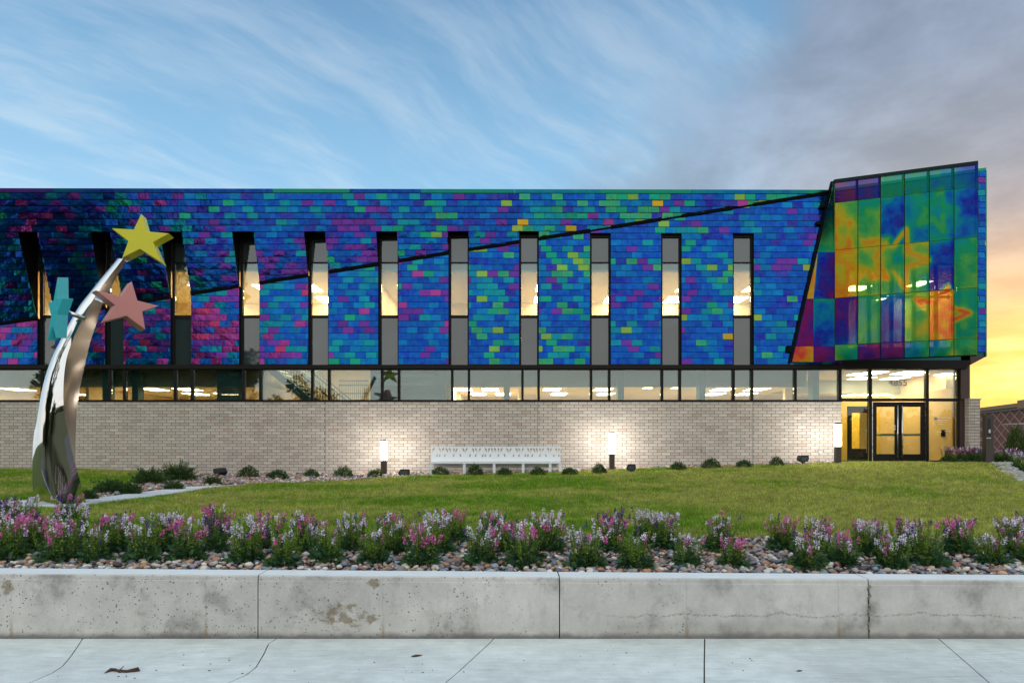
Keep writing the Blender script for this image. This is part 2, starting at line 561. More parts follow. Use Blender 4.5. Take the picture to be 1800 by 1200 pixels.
def concrete(name, col, streak=False, stain=True, pits=True, joints=()):
    m, t, b = mat_base(name)
    p = pos(t)
    big = t.noise(p, 0.8, 6, 0.62)
    mid = t.noise(p, 5.0, 6, 0.65)
    fine = t.noise(p, 60.0, 4, 0.65)
    c = t.mix(1.0, (*col, 1), t.math('ADD', 0.60, t.math('MULTIPLY', big, 0.8)), 'MULTIPLY')
    c = t.mix(1.0, c, t.math('ADD', 0.72, t.math('MULTIPLY', mid, 0.56)), 'MULTIPLY')
    c = t.mix(1.0, c, t.math('ADD', 0.88, t.math('MULTIPLY', fine, 0.24)), 'MULTIPLY')
    h = t.math('ADD', t.math('MULTIPLY', mid, 0.4), t.math('MULTIPLY', fine, 0.5))
    x, y, z = t.sep(p)
    if streak:
        s1 = t.noise(t.mapping(p, rot=(0, 0, R(8)), scale=(1.2, 14, 1)), 2.2, 6, 0.7)
        s2 = t.noise(t.mapping(p, rot=(0, 0, R(-4)), scale=(0.5, 60, 1)), 3.0, 4, 0.7)
        c = t.mix(1.0, c, t.math('ADD', 0.72, t.math('MULTIPLY', s1, 0.56)), 'MULTIPLY')
        c = t.mix(1.0, c, t.math('ADD', 0.78, t.math('MULTIPLY', s2, 0.44)), 'MULTIPLY')
        s3 = t.noise(t.mapping(p, rot=(0, 0, R(-62)), scale=(1.0, 26, 1)), 2.0, 5, 0.7)
        rt_ = t.maprange(t.math('ADD', x, t.math('MULTIPLY', y, -0.35)), 0.2, 0.45)
        c = t.mix(rt_, c, t.mix(1.0, c, t.math('ADD', 0.62, t.math('MULTIPLY', s3, 0.5)), 'MULTIPLY'))
        sp = t.new('ShaderNodeTexVoronoi')
        t.put(sp.inputs['Vector'], t.vmath('ADD', p, t.vmath('SCALE', t.noise(p, 3, 2, 0.5, out='Color'), scale=0.3)))
        sp.inputs['Scale'].default_value = 14.0
        spots = t.math('MULTIPLY', t.math('LESS_THAN', sp.outputs['Distance'], 0.07), t.maprange(mid, 0.47, 0.60))
        c = t.mix(t.math('MULTIPLY', spots, 0.75), c, (0.07, 0.06, 0.045, 1))
        h = t.math('ADD', h, t.math('MULTIPLY', s2, 0.8))
    if pits:
        vo = t.new('ShaderNodeTexVoronoi')
        t.put(vo.inputs['Vector'], t.vmath('ADD', p, t.vmath('SCALE', t.noise(p, 12, 2, 0.5, out='Color'), scale=0.05)))
        vo.inputs['Scale'].default_value = 34.0
        rnd = t.sep(vo.outputs['Color'])[0]
        pm = t.math('MULTIPLY', t.math('LESS_THAN', vo.outputs['Distance'], t.math('MULTIPLY', rnd, 0.30)), t.maprange(t.math('ADD', t.noise(p, 1.4, 3, 0.5), t.maprange(x, 1.0, -0.5, 0.0, 0.16)), 0.46, 0.64))
        c = t.mix(t.math('MULTIPLY', pm, 0.7), c, (0.06, 0.055, 0.05, 1))
        h = t.math('SUBTRACT', h, pm)
    if stain:
        # damp, darker patches and rust-brown blotches
        d1 = t.maprange(t.noise(t.mapping(p, loc=(4, 0, 2)), 2.1, 7, 0.66), 0.50, 0.70)
        c = t.mix(t.math('MULTIPLY', d1, 0.75), c, (0.215, 0.20, 0.18, 1))
        dk_ = t.noise(t.mapping(p, loc=(1, 0, 7), scale=(1, 1, 0.35)), 9.0, 5, 0.7)
        c = t.mix(t.math('MULTIPLY', t.maprange(dk_, 0.52, 0.75), 0.35), c, (0.25, 0.235, 0.215, 1))
        lt = t.noise(t.mapping(p, loc=(8, 0, 3)), 3.1, 6, 0.65)
        c = t.mix(t.math('MULTIPLY', t.maprange(lt, 0.55, 0.75), 0.4), c, (0.62, 0.61, 0.59, 1))
        bn = t.noise(t.mapping(p, scale=(1.0, 1, 1.5)), 6.5, 5, 0.62)
        def blob(cx, cz, rx, rz):
            ex = t.math('DIVIDE', t.math('SUBTRACT', x, cx), rx)
            ez = t.math('DIVIDE', t.math('SUBTRACT', z, cz), rz)
            return t.math('SUBTRACT', 1.0, t.math('ADD', t.math('MULTIPLY', ex, ex), t.math('MULTIPLY', ez, ez)), clamp=True)
        area = blob(-1.52, 0.20, 0.52, 0.22)
        area = t.math('MAXIMUM', area, blob(-1.27, 0.50, 0.16, 0.08))
        area = t.math('MAXIMUM', area, blob(-4.62, 0.47, 0.12, 0.12))
        frag = t.noise(t.mapping(p, scale=(1.0, 1, 1.3)), 9.0, 6, 0.68)
        bm_ = t.maprange(t.math('ADD', t.math('MULTIPLY', area, 0.42), frag), 0.80, 0.93)
        c = t.mix(t.math('MULTIPLY', bm_, 0.72), c, (0.20, 0.145, 0.075, 1))
        # grime along the foot and a tide line
        foot = t.math('MULTIPLY', t.maprange(t.math('SUBTRACT', z, t.math('MULTIPLY', bn, 0.07)), 0.035, -0.03), 0.75)
        c = t.mix(foot, c, (0.10, 0.092, 0.085, 1))
        tz = t.math('ADD', 0.21, t.math('MULTIPLY', t.math('SUBTRACT', t.noise(t.mapping(p, scale=(1, 0, 0)), 2.3, 6, 0.6), 0.5), 0.22))
        tide = t.math('ABSOLUTE', t.math('SUBTRACT', z, tz))
        tide = t.math('MULTIPLY', t.maprange(tide, 0.016, 0.0), t.maprange(x, 0.6, 1.2))
        c = t.mix(t.math('MULTIPLY', t.math('MULTIPLY', tide, t.maprange(fine, 0.42, 0.6)), 0.6), c, (0.09, 0.085, 0.08, 1))
        under = t.math('MULTIPLY', t.maprange(t.math('SUBTRACT', tz, z), 0.0, 0.10), t.maprange(x, 0.6, 1.2))
        c = t.mix(t.math('MULTIPLY', under, 0.30), c, (0.24, 0.22, 0.19, 1))
        # hairline cracks
        wob = t.math('MULTIPLY', t.math('SUBTRACT', t.noise(t.mapping(p, scale=(0, 0, 1)), 7.0, 5, 0.6), 0.5), 0.07)
        for cxk in joints:
            dk = t.math('ABSOLUTE', t.math('SUBTRACT', t.math('ADD', x, wob), cxk))
            kk = t.maprange(dk, 0.004, 0.001)
            c = t.mix(t.math('MULTIPLY', kk, 0.32), c, (0.16, 0.13, 0.10, 1))
            rk = t.math('MULTIPLY', t.maprange(dk, 0.03, 0.0), t.maprange(z, 0.22, 0.02))
            c = t.mix(t.math('MULTIPLY', rk, 0.55), c, (0.24, 0.16, 0.07, 1))
    t.put(b.inputs['Base Color'], c)
    b.inputs['Roughness'].default_value = 0.88
    b.inputs['Specular IOR Level'].default_value = 0.25
    bump(t, b, h, 0.45, 0.006)
    return m


def px2x(px, Y):
    return (px - CX) * Y / F


WALL_Y = 6.24
M_wall = concrete('cast_concrete', (0.535, 0.505, 0.465), joints=[px2x(a, WALL_Y) for a in (20, 362, 673, 1207, 1474)])
M_walk = concrete('broomed_concrete', (0.62, 0.645, 0.605), streak=True, stain=False, pits=False)
M_path = concrete('path_concrete', (0.56, 0.57, 0.58), stain=False, pits=False)


def leaf_mat(name, trans=0.35, rough=0.55, spec=0.3):
    m, t, b = mat_base(name)
    c = tint(t, 'attr')
    n = t.noise(pos(t), 9.0, 3, 0.5)
    c = t.mix(1.0, c, t.math('ADD', 0.75, t.math('MULTIPLY', n, 0.5)), 'MULTIPLY')
    t.put(b.inputs['Base Color'], c)
    b.inputs['Roughness'].default_value = rough
    b.inputs['Specular IOR Level'].default_value = spec
    o = t.n['Material Output']
    tl = t.new('ShaderNodeBsdfTranslucent')
    t.put(tl.inputs[0], c)
    mx = t.new('ShaderNodeMixShader')
    mx.inputs[0].default_value = trans
    t.l.new(b.outputs[0], mx.inputs[1])
    t.l.new(tl.outputs[0], mx.inputs[2])
    t.l.new(mx.outputs[0], o.inputs[0])
    return m


M_leaf = leaf_mat('leaves')
M_grass = leaf_mat('grass_blades', 0.45, 0.6, 0.2)
M_petal = leaf_mat('petals', 0.3, 0.6, 0.2)


def soil(name, c1, c2, s):
    m, t, b = mat_base(name)
    p = pos(t)
    n = t.noise(p, s, 6, 0.65)
    t.put(b.inputs['Base Color'], t.mix(n, (*c1, 1), (*c2, 1)))
    b.inputs['Roughness'].default_value = 0.95
    b.inputs['Specular IOR Level'].default_value = 0.1
    bump(t, b, t.noise(p, s * 8, 4, 0.7), 0.6, 0.02)
    return m


M_turf = soil('turf', (0.055, 0.085, 0.012), (0.125, 0.14, 0.03), 3.0)
M_ground = soil('far_ground', (0.05, 0.06, 0.02), (0.10, 0.095, 0.05), 0.5)
M_dirt = soil('bed_soil', (0.05, 0.04, 0.032), (0.12, 0.10, 0.085), 14.0)


def stone_mat(name, src):
    m, t, b = mat_base(name)
    p = pos(t)
    n = t.noise(p, 45, 5, 0.65)
    c = t.mix(1.0, tint(t, src), t.math('ADD', 0.70, t.math('MULTIPLY', n, 0.6)), 'MULTIPLY')
    t.put(b.inputs['Base Color'], c)
    b.inputs['Roughness'].default_value = 0.62
    bump(t, b, n, 0.25, 0.005)
    return m


M_stone_s = stone_mat('river_stone', 'object')
M_stone_f = stone_mat('river_gravel', 'attr')

# ------------------------------------------------------------------ terrain
FX = [-400, -60, (0 - 900) / 50, (180 - 900) / 50, (300 - 900) / 50, (400 - 900) / 50, (650 - 900) / 50, 0, 4, 8, 11.6, 15.8, 17.2, 20, 60, 400]
FZ = [0.8, 0.8, 0.80, 0.80, 0.66, 0.61, 0.63, 0.70, 0.84, 0.95, 1.05, 1.05, 1.02, 1.0, 1.0, 1.0]


def wall_top(x):
    return 0.588 + (np.asarray(x) + 4.7) * (-0.062 / 9.4)


def T(x, y):
    x = np.asarray(x, dtype=float)
    y = np.asarray(y, dtype=float)
    zf = np.interp(x, FX, FZ)
    k = np.clip((y - 8.4) / (22.3 - 8.4), 0, 1)
    k = k * (0.65 + 0.35 * k)
    z0 = np.clip(wall_top(x), 0.45, 0.66) - 0.035 + np.clip((y - 6.5) / 1.9, 0, 1) * 0.07
    und = (vnoise(x, y, 0.35, 5) - 0.5) * 0.05 * np.clip((y - 8.5) / 3, 0, 1) * np.clip((22.3 - y) / 3, 0, 1)
    return z0 + (zf - z0) * k + und


def Tz(x, y):
    return float(T(x, y))


def hit(px, py):
    """where the sight line through a pixel meets the terrain"""
    y0 = 6.6
    for i in range(2400):
        y = 6.6 + i * 0.01
        p = P(px, py, y)
        if p.z <= Tz(p.x, y):
            return Vector((p.x, y, Tz(p.x, y)))
    p = P(px, py, 23.9)
    return Vector((p.x, 23.9, Tz(p.x, 23.9)))


def in_poly(x, y, poly):
    x = np.asarray(x)
    y = np.asarray(y)
    ins = np.zeros(x.shape, dtype=bool)
    n = len(poly)
    for i in range(n):
        x0, y0 = poly[i]
        x1, y1 = poly[(i + 1) % n]
        if y0 == y1:
            continue
        c = ((y0 > y) != (y1 > y)) & (x < (x1 - x0) * (y - y0) / (y1 - y0) + x0)
        ins ^= c
    return ins


BED_BACK = 8.55
POLY_FACADE = [(-9.15, 12.9), (-8.35, 12.9), (-8.3, 17.2), (-7.0, 17.9), (-5.4, 19.3), (-4.2, 20.6), (-3.2, 21.7), (-1.5, 22.45), (6.0, 22.9), (11.0, 23.3), (11.3, 24.05), (-12.2, 24.05), (-10.9, 21.0), (-9.8, 16.5)]
POLY_PATH = [(-8.35, 11.9), (-7.50, 11.9), (-7.42, 16.9), (-6.9, 17.8), (-7.0, 17.95), (-8.3, 17.25)]
POLY_RIGHT = [(14.3, 22.8), (16.35, 22.6), (15.4, 21.3), (13.0, 17.3), (12.2, 15.0), (13.5, 13.0), (32, 13), (32, 34), (17.4, 34), (17.4, 24.05), (14.3, 24.05)]


def sheet(name, xs, ys, zoff, mat, mask=None, kind='structure'):
    X, Y = np.meshgrid(np.array(xs), np.array(ys))
    Z = T(X, Y) + zoff
    nv = X.shape
    v = np.stack([X.ravel(), Y.ravel(), Z.ravel()], 1)
    idx = np.arange(X.size).reshape(nv)
    f = np.stack([idx[:-1, :-1].ravel(), idx[:-1, 1:].ravel(), idx[1:, 1:].ravel(), idx[1:, :-1].ravel()], 1)
    if mask is not None:
        cx = v[f].mean(1)
        f = f[mask(cx[:, 0], cx[:, 1])]
    me = np_mesh(name, v, f, mat, smooth=True)
    o = bpy.data.objects.new(name, me)
    link(o)
    o['kind'] = kind
    return o


def poly_sheet(name, poly, zoff, mat, thick=0.0):
    """a polygon laid on the terrain, cut fine enough to follow it"""
    bm = bmesh.new()
    vs = [bm.verts.new((x, y, 0)) for x, y in poly]
    bm.faces.new(vs)
    bmesh.ops.triangulate(bm, faces=bm.faces[:])
    for _ in range(5):
        es = [e for e in bm.edges if e.calc_length() > 0.8]
        if not es:
            break
        bmesh.ops.subdivide_edges(bm, edges=es, cuts=1)
        bmesh.ops.triangulate(bm, faces=bm.faces[:])
    for v in bm.verts:
        v.co.z = Tz(v.co.x, v.co.y) + zoff
    bmesh.ops.recalc_face_normals(bm, faces=bm.faces)
    for f in bm.faces:
        if f.normal.z < 0:
            f.normal_flip()
    me = bpy.data.meshes.new(name)
    bm.to_mesh(me)
    bm.free()
    me.materials.append(mat)
    o = bpy.data.objects.new(name, me)
    link(o)
    o['kind'] = 'structure'
    return o


# ground sheet out to the horizon, and the raised site
g = MB()
g.face([(-3000, -3000, -0.03), (3000, -3000, -0.03), (3000, 3000, -0.03), (-3000, 3000, -0.03)])
tag(g.build('ground', M_ground), kind='structure')
xs = np.concatenate([[-300, -120, -60, -40], np.arange(-30, 30.1, 0.5), [40, 60, 120, 300]])
ys = np.concatenate([[6.5, 6.7], np.arange(7, 24.1, 0.5), [26, 30, 36, 45, 60, 100, 200, 400]])
lawn_o = sheet('lawn', xs, ys, 0.0, M_turf)
bed = sheet('gravel_bed', np.arange(-14, 14.1, 0.5), np.array([6.49, 6.8, 7.2, 7.6, 8.0, 8.3, BED_BACK]), 0.006, M_dirt)
strip = poly_sheet('gravel_strip', POLY_FACADE, 0.006, M_dirt)
path_o = poly_sheet('path', POLY_PATH, 0.03, M_path)
rbed = poly_sheet('flower_bed', POLY_RIGHT, 0.012, M_dirt)

# road behind the camera
g = MB()
g.face([(-60, -14, -0.02), (60, -14, -0.02), (60, 1.2, -0.02), (-60, 1.2, -0.02)])
tag(g.build('road', plain('asphalt', (0.055, 0.055, 0.058), 0.9, scale=3, bmp=0.3)), kind='structure')

# sidewalk: slabs with open joints that follow the crooked lines of the photo
walk = bpy.data.objects.new('sidewalk', None)
link(walk, None, (0, 4, -0.1))
walk['kind'] = 'structure'


def gnd(px, py):
    y = F * EYE / (py - HY)
    return ((px - CX) * y / F, y)


joint_px = [[(-420, 1121), (-520, 1200)],
            [(147, 1121), (138, 1133), (125, 1152), (110, 1170), (92, 1182), (50, 1200)],
            [(487, 1121), (472, 1131), (463, 1150), (450, 1172), (432, 1186), (400, 1200)],
            [(868, 1121), (858, 1132), (834, 1154), (808, 1178), (782, 1200)],
            [(1238, 1121), (1238, 1160), (1238, 1200)],
            [(1648, 1121), (1694, 1160), (1740, 1200)],
            [(2080, 1121), (2250, 1200)]]
jl = []
for j in joint_px:
    pts = [gnd(*q) for q in j]
    (xa, ya), (xb, yb) = pts[-2], pts[-1]
    pts.append((xb + (xb - xa) * (1.4 - yb) / (yb - ya) * 0.25, 1.4))
    pts[0] = (pts[0][0], WALL_Y - 0.012)
    jl.append(pts)
gap = 0.006
for a, b in zip(jl[:-1], jl[1:]):
    poly = [(x + gap, y) for x, y in a] + [(x - gap, y) for x, y in reversed(b)]
    mb = MB()
    mb.hexa([(x, y, -0.12) for x, y in poly], [(x, y, 0.0) for x, y in poly])
    mb.build('slab', M_walk, walk)
mb = MB()
mb.face([(-30, 1.4, -0.025), (30, 1.4, -0.025), (30, WALL_Y + 0.1, -0.025), (-30, WALL_Y + 0.1, -0.025)])
mb.build('joint_bed', M_mortar, walk)
for s in (-1, 1):
    mb = MB()
    e = jl[0] if s < 0 else jl[-1]
    poly = [(x + s * gap, y) for x, y in e] + [(s * 30, 1.4), (s * 30, WALL_Y - 0.012)]
    mb.hexa([(x, y, -0.12) for x, y in poly], [(x, y, 0.0) for x, y in poly])
    mb.build('slab', M_walk, walk)

# ------------------------------------------------------------------ retaining wall
rw = thing('retaining_wall', 'long low cast concrete retaining wall along the pavement, stained and cracked', 'wall', (0, WALL_Y + 0.12, 0))
jx = [-24, -14, px2x(-380, WALL_Y), px2x(453.5, WALL_Y), px2x(983.5, WALL_Y), px2x(1527, WALL_Y), px2x(2200, WALL_Y), 14, 24]
for i in range(len(jx) - 1):
    x0, x1 = jx[i] + 0.005, jx[i + 1] - 0.005
    n = max(2, int((x1 - x0) / 0.25))
    bm = bmesh.new()
    ring = []
    prof = lambda x: [(WALL_Y - 0.002, -0.1), (WALL_Y, float(np.clip(wall_top(x), .45, .66)) - 0.052), (WALL_Y + 0.006, float(np.clip(wall_top(x), .45, .66)) - 0.046),
                      (WALL_Y + 0.006, float(np.clip(wall_top(x), .45, .66)) - 0.012), (WALL_Y + 0.016, float(np.clip(wall_top(x), .45, .66))),
                      (WALL_Y + 0.25, float(np.clip(wall_top(x), .45, .66)) + 0.002), (WALL_Y + 0.25, -0.1)]
    for k in range(n + 1):
        x = x0 + (x1 - x0) * k / n
        jit = 0.0025 if 0 < k < n else 0
        ring.append([bm.verts.new((x, y + (random.uniform(-jit, jit) if q in (1, 2) else 0), z + (random.uniform(-jit, jit) if q in (3, 4) else 0) - 0)) for q, (y, z) in enumerate(prof(x))])
    for k in range(n):
        for q in range(7):
            q2 = (q + 1) % 7
            bm.faces.new((ring[k][q], ring[k + 1][q], ring[k + 1][q2], ring[k][q2]))
    bm.faces.new(ring[0])
    bm.faces.new(ring[-1])
    bmesh.ops.recalc_face_normals(bm, faces=bm.faces)
    me = bpy.data.meshes.new('wall_section')
    bmesh.ops.translate(bm, verts=bm.verts, vec=-LOC['retaining_wall'])
    bm.to_mesh(me)
    bm.free()
    me.materials.append(M_wall)
    o = bpy.data.objects.new('wall_section', me)
    link(o, rw, LOC['retaining_wall'])
M_top_lit = plain('skylit_top_tone', (0.70, 0.71, 0.69), 0.8, var=0.12, scale=5, bmp=0.2, spec=0.3)  # added pale layer: sky brightness on the wall top put into its colour
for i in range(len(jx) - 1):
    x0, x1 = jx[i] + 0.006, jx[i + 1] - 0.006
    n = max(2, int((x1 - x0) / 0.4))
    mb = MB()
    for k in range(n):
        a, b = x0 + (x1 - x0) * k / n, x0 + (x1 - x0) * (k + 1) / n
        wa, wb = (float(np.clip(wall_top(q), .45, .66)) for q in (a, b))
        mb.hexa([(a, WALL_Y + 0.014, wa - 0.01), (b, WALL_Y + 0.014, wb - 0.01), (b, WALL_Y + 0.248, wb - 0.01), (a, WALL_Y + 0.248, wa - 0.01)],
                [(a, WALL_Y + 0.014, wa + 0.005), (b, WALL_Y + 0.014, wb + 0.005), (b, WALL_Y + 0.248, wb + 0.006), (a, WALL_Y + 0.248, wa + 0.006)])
    mb.build('wall_top_layer', M_top_lit, rw)
# spalled joint filler in the third joint
mb = MB()
xj = px2x(1527, WALL_Y)
pts = []
for k in range(26):
    z = 0.01 + k * 0.019
    pts.append((xj + random.uniform(-0.006, 0.006) + (0.012 * math.sin(k * 1.3) if k > 18 else 0), WALL_Y - 0.003, z))
mb.tube(pts, [0.010 + random.uniform(-0.003, 0.004) for _ in pts], 5)
mb.build('joint_filler', plain('old_sealant', (0.22, 0.20, 0.14), 0.9, var=0.3, scale=30), rw)

# ------------------------------------------------------------------ the building
FY = 24.0
FLOOR1 = 1.05


def fx(px):
    return (px - 900.0) / 50.0


def fz(py):
    return EYE + (HY - py) / 50.0


bld = thing('office_building', 'long two-storey building with iridescent blue green metal shingles over a pale brick base', 'building', (-1, 24, 1.0))
SLOTS = [(-172, -138), (-53, -19), (66, 97), (185, 217), (300, 336), (420.5, 456.5), (542, 577.5), (665, 700.5), (788.5, 824), (912.5, 947), (1037, 1073.5), (1162, 1198), (1288, 1325)]
SL = [(fx(a), fx(b)) for a, b in SLOTS]
X_LEFT, X_RIGHT = fx(-215), fx(1733)
Z_BAND = fz(641)
Z_SILL = fz(704)
K = 0.34
crease = lambda x: 8.754 + 0.158 * x + (HY - 775) / 50


def upY(x, z):
    return FY - K * (z - crease(x))


def up_at(px, py):
    a, b = (px - CX) / F, (HY - py) / F
    y = (24 + 6.954 * K) / (1 + K * (b - 0.158 * a))
    return a * y, y, EYE + b * y


xa, _, za = up_at(0, 338.5)
xb, _, zb = up_at(1460, 341)
TS = (zb - za) / (xb - xa)
ztop = lambda x: za + (x - xa) * TS
RH = 0.196
X_END = fx(1462)
nrm_up = Vector((K * 0.158, -1, -K)).normalized()
nrm_lo = Vector((0, -1, 0))


def clip(poly, a, b, c):
    """keep a*x + b*z <= c"""
    out = []
    n = len(poly)
    for i in range(n):
        p, q = poly[i], poly[(i + 1) % n]
        dp, dq = a * p[0] + b * p[1] - c, a * q[0] + b * q[1] - c
        if dp <= 0:
            out.append(p)
        if (dp < 0) != (dq < 0) and dp != dq:
            k = dp / (dp - dq)
            if 0 < k < 1:
                out.append((p[0] + (q[0] - p[0]) * k, p[1] + (q[1] - p[1]) * k))
    return out


def area(poly):
    return 0.5 * abs(sum(poly[i][0] * poly[(i + 1) % len(poly)][1] - poly[(i + 1) % len(poly)][0] * poly[i][1] for i in range(len(poly))))


HUES = {'pink': (0.26, 0.035, 0.19), 'red': (0.33, 0.032, 0.10), 'purple': (0.105, 0.026, 0.22), 'indigo': (0.012, 0.030, 0.25), 'blue': (0.004, 0.060, 0.31),
        'azure': (0.003, 0.115, 0.32), 'teal': (0.004, 0.175, 0.235), 'green': (0.008, 0.22, 0.125), 'lime': (0.15, 0.29, 0.05), 'gold': (0.38, 0.24, 0.012)}


def hue_weights(px, upper):
    if upper:
        wts = {'indigo': .18, 'blue': .34, 'azure': .15, 'teal': .11, 'purple': .18, 'green': .04}
        if px < 300:
            wts.update(pink=.05)
        if 480 < px < 800:
            wts.update(purple=.34, green=.06)
        if px > 760:
            wts.update(green=.17, lime=.06, pink=.02)
        if px > 900:
            wts.update(green=.30, lime=.08, gold=.02, purple=.14)
    else:
        if px < 450:
            wts = {'pink': .27, 'red': .09, 'purple': .20, 'blue': .18, 'azure': .16, 'teal': .10}
        elif px < 560:
            wts = {'pink': .15, 'red': .06, 'purple': .18, 'blue': .27, 'azure': .16, 'teal': .17}
        elif px < 790:
            wts = {'pink': .05, 'purple': .12, 'indigo': .06, 'blue': .38, 'azure': .19, 'teal': .13, 'green': .06}
        elif px < 1040:
            wts = {'purple': .12, 'indigo': .10, 'blue': .36, 'azure': .13, 'teal': .13, 'green': .14, 'lime': .06}
        elif px < 1200:
            wts = {'purple': .11, 'indigo': .16, 'blue': .38, 'azure': .13, 'teal': .13, 'green': .08, 'lime': .04}
        else:
            wts = {'purple': .08, 'indigo': .14, 'blue': .42, 'azure': .19, 'teal': .13, 'green': .05, 'lime': .02, 'gold': .006}
    return wts


HUE_ORDER = ['red', 'pink', 'purple', 'indigo', 'blue', 'azure', 'teal', 'green', 'lime', 'gold']


def pick_hue(px, pz, upper):
    wt = hue_weights(px, upper)
    order = [h_ for h_ in HUE_ORDER if h_ in wt]
    tot = sum(wt.values())
    v_ = float(vnoise(px / 50.0, pz, 0.9, 71 if upper else 72)) * 0.65 + float(vnoise(px / 50.0, pz, 2.1, 73)) * 0.35
    u_ = 0.5 + (v_ - 0.5) * 0.9 + random.gauss(0, 0.27)
    u_ = abs(u_)
    u_ = 2 - u_ if u_ > 1 else u_
    acc = 0.0
    i_ = len(order) - 1
    for q_, h_ in enumerate(order):
        acc += wt[h_] / tot
        if u_ <= acc:
            i_ = q_
            break
    c = HUES[order[i_]]
    n = HUES[order[max(0, min(len(order) - 1, i_ + random.choice([-1, 1, 1])))]]
    return c, n


def tile_faces(mb, poly, surf, nrm, zt, h, px, upper):
    """one shingle: front fan over a raised centre, lower edge proud"""
    c, n = pick_hue(px, sum(q[1] for q in poly) / len(poly), upper)
    jit = random.uniform(0.84, 1.12)
    cols = []
    tilt = random.gauss(0, 0.0035)
    front = []
    for (x, z) in poly:
        k = min(max((zt(x) - z) / h, 0), 1)
        off = 0.006 + (0.050 if upper else 0.017) * k + random.gauss(0, 0.0022) + tilt * (1 if x > poly[0][0] + 0.15 else -1)
        front.append(surf(x, z) + nrm * off)
        f = random.uniform(0, 0.42)
        cols.append(tuple((c[i] * (1 - f) + n[i] * f) * jit for i in range(3)))
    back = [surf(x, z) - nrm * 0.004 for x, z in poly]
    if upper:
        jit *= 1.05
    cen = sum(front, Vector()) / len(front) + nrm * random.uniform(-0.002, 0.004)
    cc = tuple(v * jit for v in c)
    m = len(poly)
    i0 = len(mb.v)
    mb.v.extend([tuple(p) for p in front] + [tuple(cen)] + [tuple(p) for p in front] + [tuple(p) for p in back])
    edge = tuple(v * 0.8 for v in HUES['green'])
    mb.c.extend(cols + [cc] + [edge] * (2 * m))
    for k in range(m):
        k2 = (k + 1) % m
        mb.f.append((i0 + k, i0 + k2, i0 + m))
        mb.f.append((i0 + m + 1 + k, i0 + m + 1 + k2, i0 + 2 * m + 1 + k2, i0 + 2 * m + 1 + k))
        mb.m.extend([0, 0])
        mb.s.extend([False, False])


TILE_W = 0.376
tiles = []   # (distance, poly, surf, nrm, zt, h, px, upper)


def x_pieces(x0, x1, cuts):
    segs = [(x0, x1)]
    for a, b in cuts:
        nxt = []
        for s, e in segs:
            if b <= s or a >= e:
                nxt.append((s, e))
            else:
                if a - s > 0.02:
                    nxt.append((s, a))
                if e - b > 0.02:
                    nxt.append((b, e))
        segs = nxt
    return segs


G, G2 = 0.003, 0.0065
# lower, upright cladding
h = 0.2195
row = 0
while True:
    z0 = Z_BAND + 0.01 + row * h
    if z0 > 11.2:
        break
    z1 = z0 + h
    cuts = SL if z0 < fz(412) else []
    off = (row % 2) * TILE_W * 0.5 + random.choice([0, 0, 0.06])
    x = X_LEFT - TILE_W + off
    while x < X_RIGHT:
        xe = x + TILE_W
        for s, e in x_pieces(x, xe, cuts):
            e = min(e, X_RIGHT)
            if s < X_LEFT or e - s < 0.03:
                continue
            if s > fx(1462) and e < fx(1719):
                continue            # behind the screen: plain wall
            if e > fx(1719):
                s = max(s, fx(1719))
                if z0 < fz(629):
                    continue
            poly = [(s + G, z0 + G2), (e - G, z0 + G2), (e - G, z1 - G2), (s + G, z1 - G2)]
            if s < fx(1462):
                poly = clip(poly, -0.158, 1, 8.754 - 0.05)
                if poly:
                    poly = clip(poly, -TS, 1, ztop(0) - 0.02)
            if len(poly) >= 3 and area(poly) > 0.004:
                cx_ = sum(p[0] for p in poly) / len(poly)
                czz = sum(p[1] for p in poly) / len(poly)
                full = abs(area(poly) - TILE_W * h) < 0.006
                tiles.append((math.hypot(cx_, 24, czz - EYE) + (0 if full else 100), poly, lambda x, z: Vector((x, FY, z)), nrm_lo, (lambda x, zz=z1: zz), h, 900 + 50 * cx_, False))
        x = xe
    row += 1
# upper, leaning cladding
for row in range(32):
    off = (row % 2) * TILE_W * 0.5 + random.choice([0, 0, 0.06])
    x = X_LEFT - 1.2 - TILE_W + off
    any_ = False
    while x < X_END:
        xe = x + TILE_W
        for s, e in x_pieces(x, xe, SL if row >= 6 else []):
            if s < X_LEFT:
                continue
            poly = [(s + G, ztop(s) - (row + 1) * RH + G2), (e - G, ztop(e) - (row + 1) * RH + G2), (e - G, ztop(e) - row * RH - G2), (s + G, ztop(s) - row * RH - G2)]
            poly = clip(poly, 0.158, -1, -(8.754 + 0.03))
            if len(poly) >= 3 and area(poly) > 0.004:
                cx_ = sum(p[0] for p in poly) / len(poly)
                czz = sum(p[1] for p in poly) / len(poly)
                yy = upY(cx_, czz)
                full = abs(area(poly) - TILE_W * RH) < 0.006
                tiles.append((math.hypot(cx_, yy, czz - EYE) + (0 if full else 100), poly, lambda x, z: Vector((x, upY(x, z), z)), nrm_up, (lambda x, r=row: ztop(x) - r * RH), RH, 900 + cx_ * F / yy, True))
        x = xe
tiles.sort(key=lambda q: q[0])
rest = MB()
for i, q in enumerate(tiles):
    if i < 300:
        mb = MB()
        tile_faces(mb, *q[1:])
        c = q[2](*q[1][0])
        mb.build('shingle', M_tile, bld, at=c)
    else:
        tile_faces(rest, *q[1:])
o = rest.build('shingles', M_tile, bld)
o['kind'] = 'stuff'

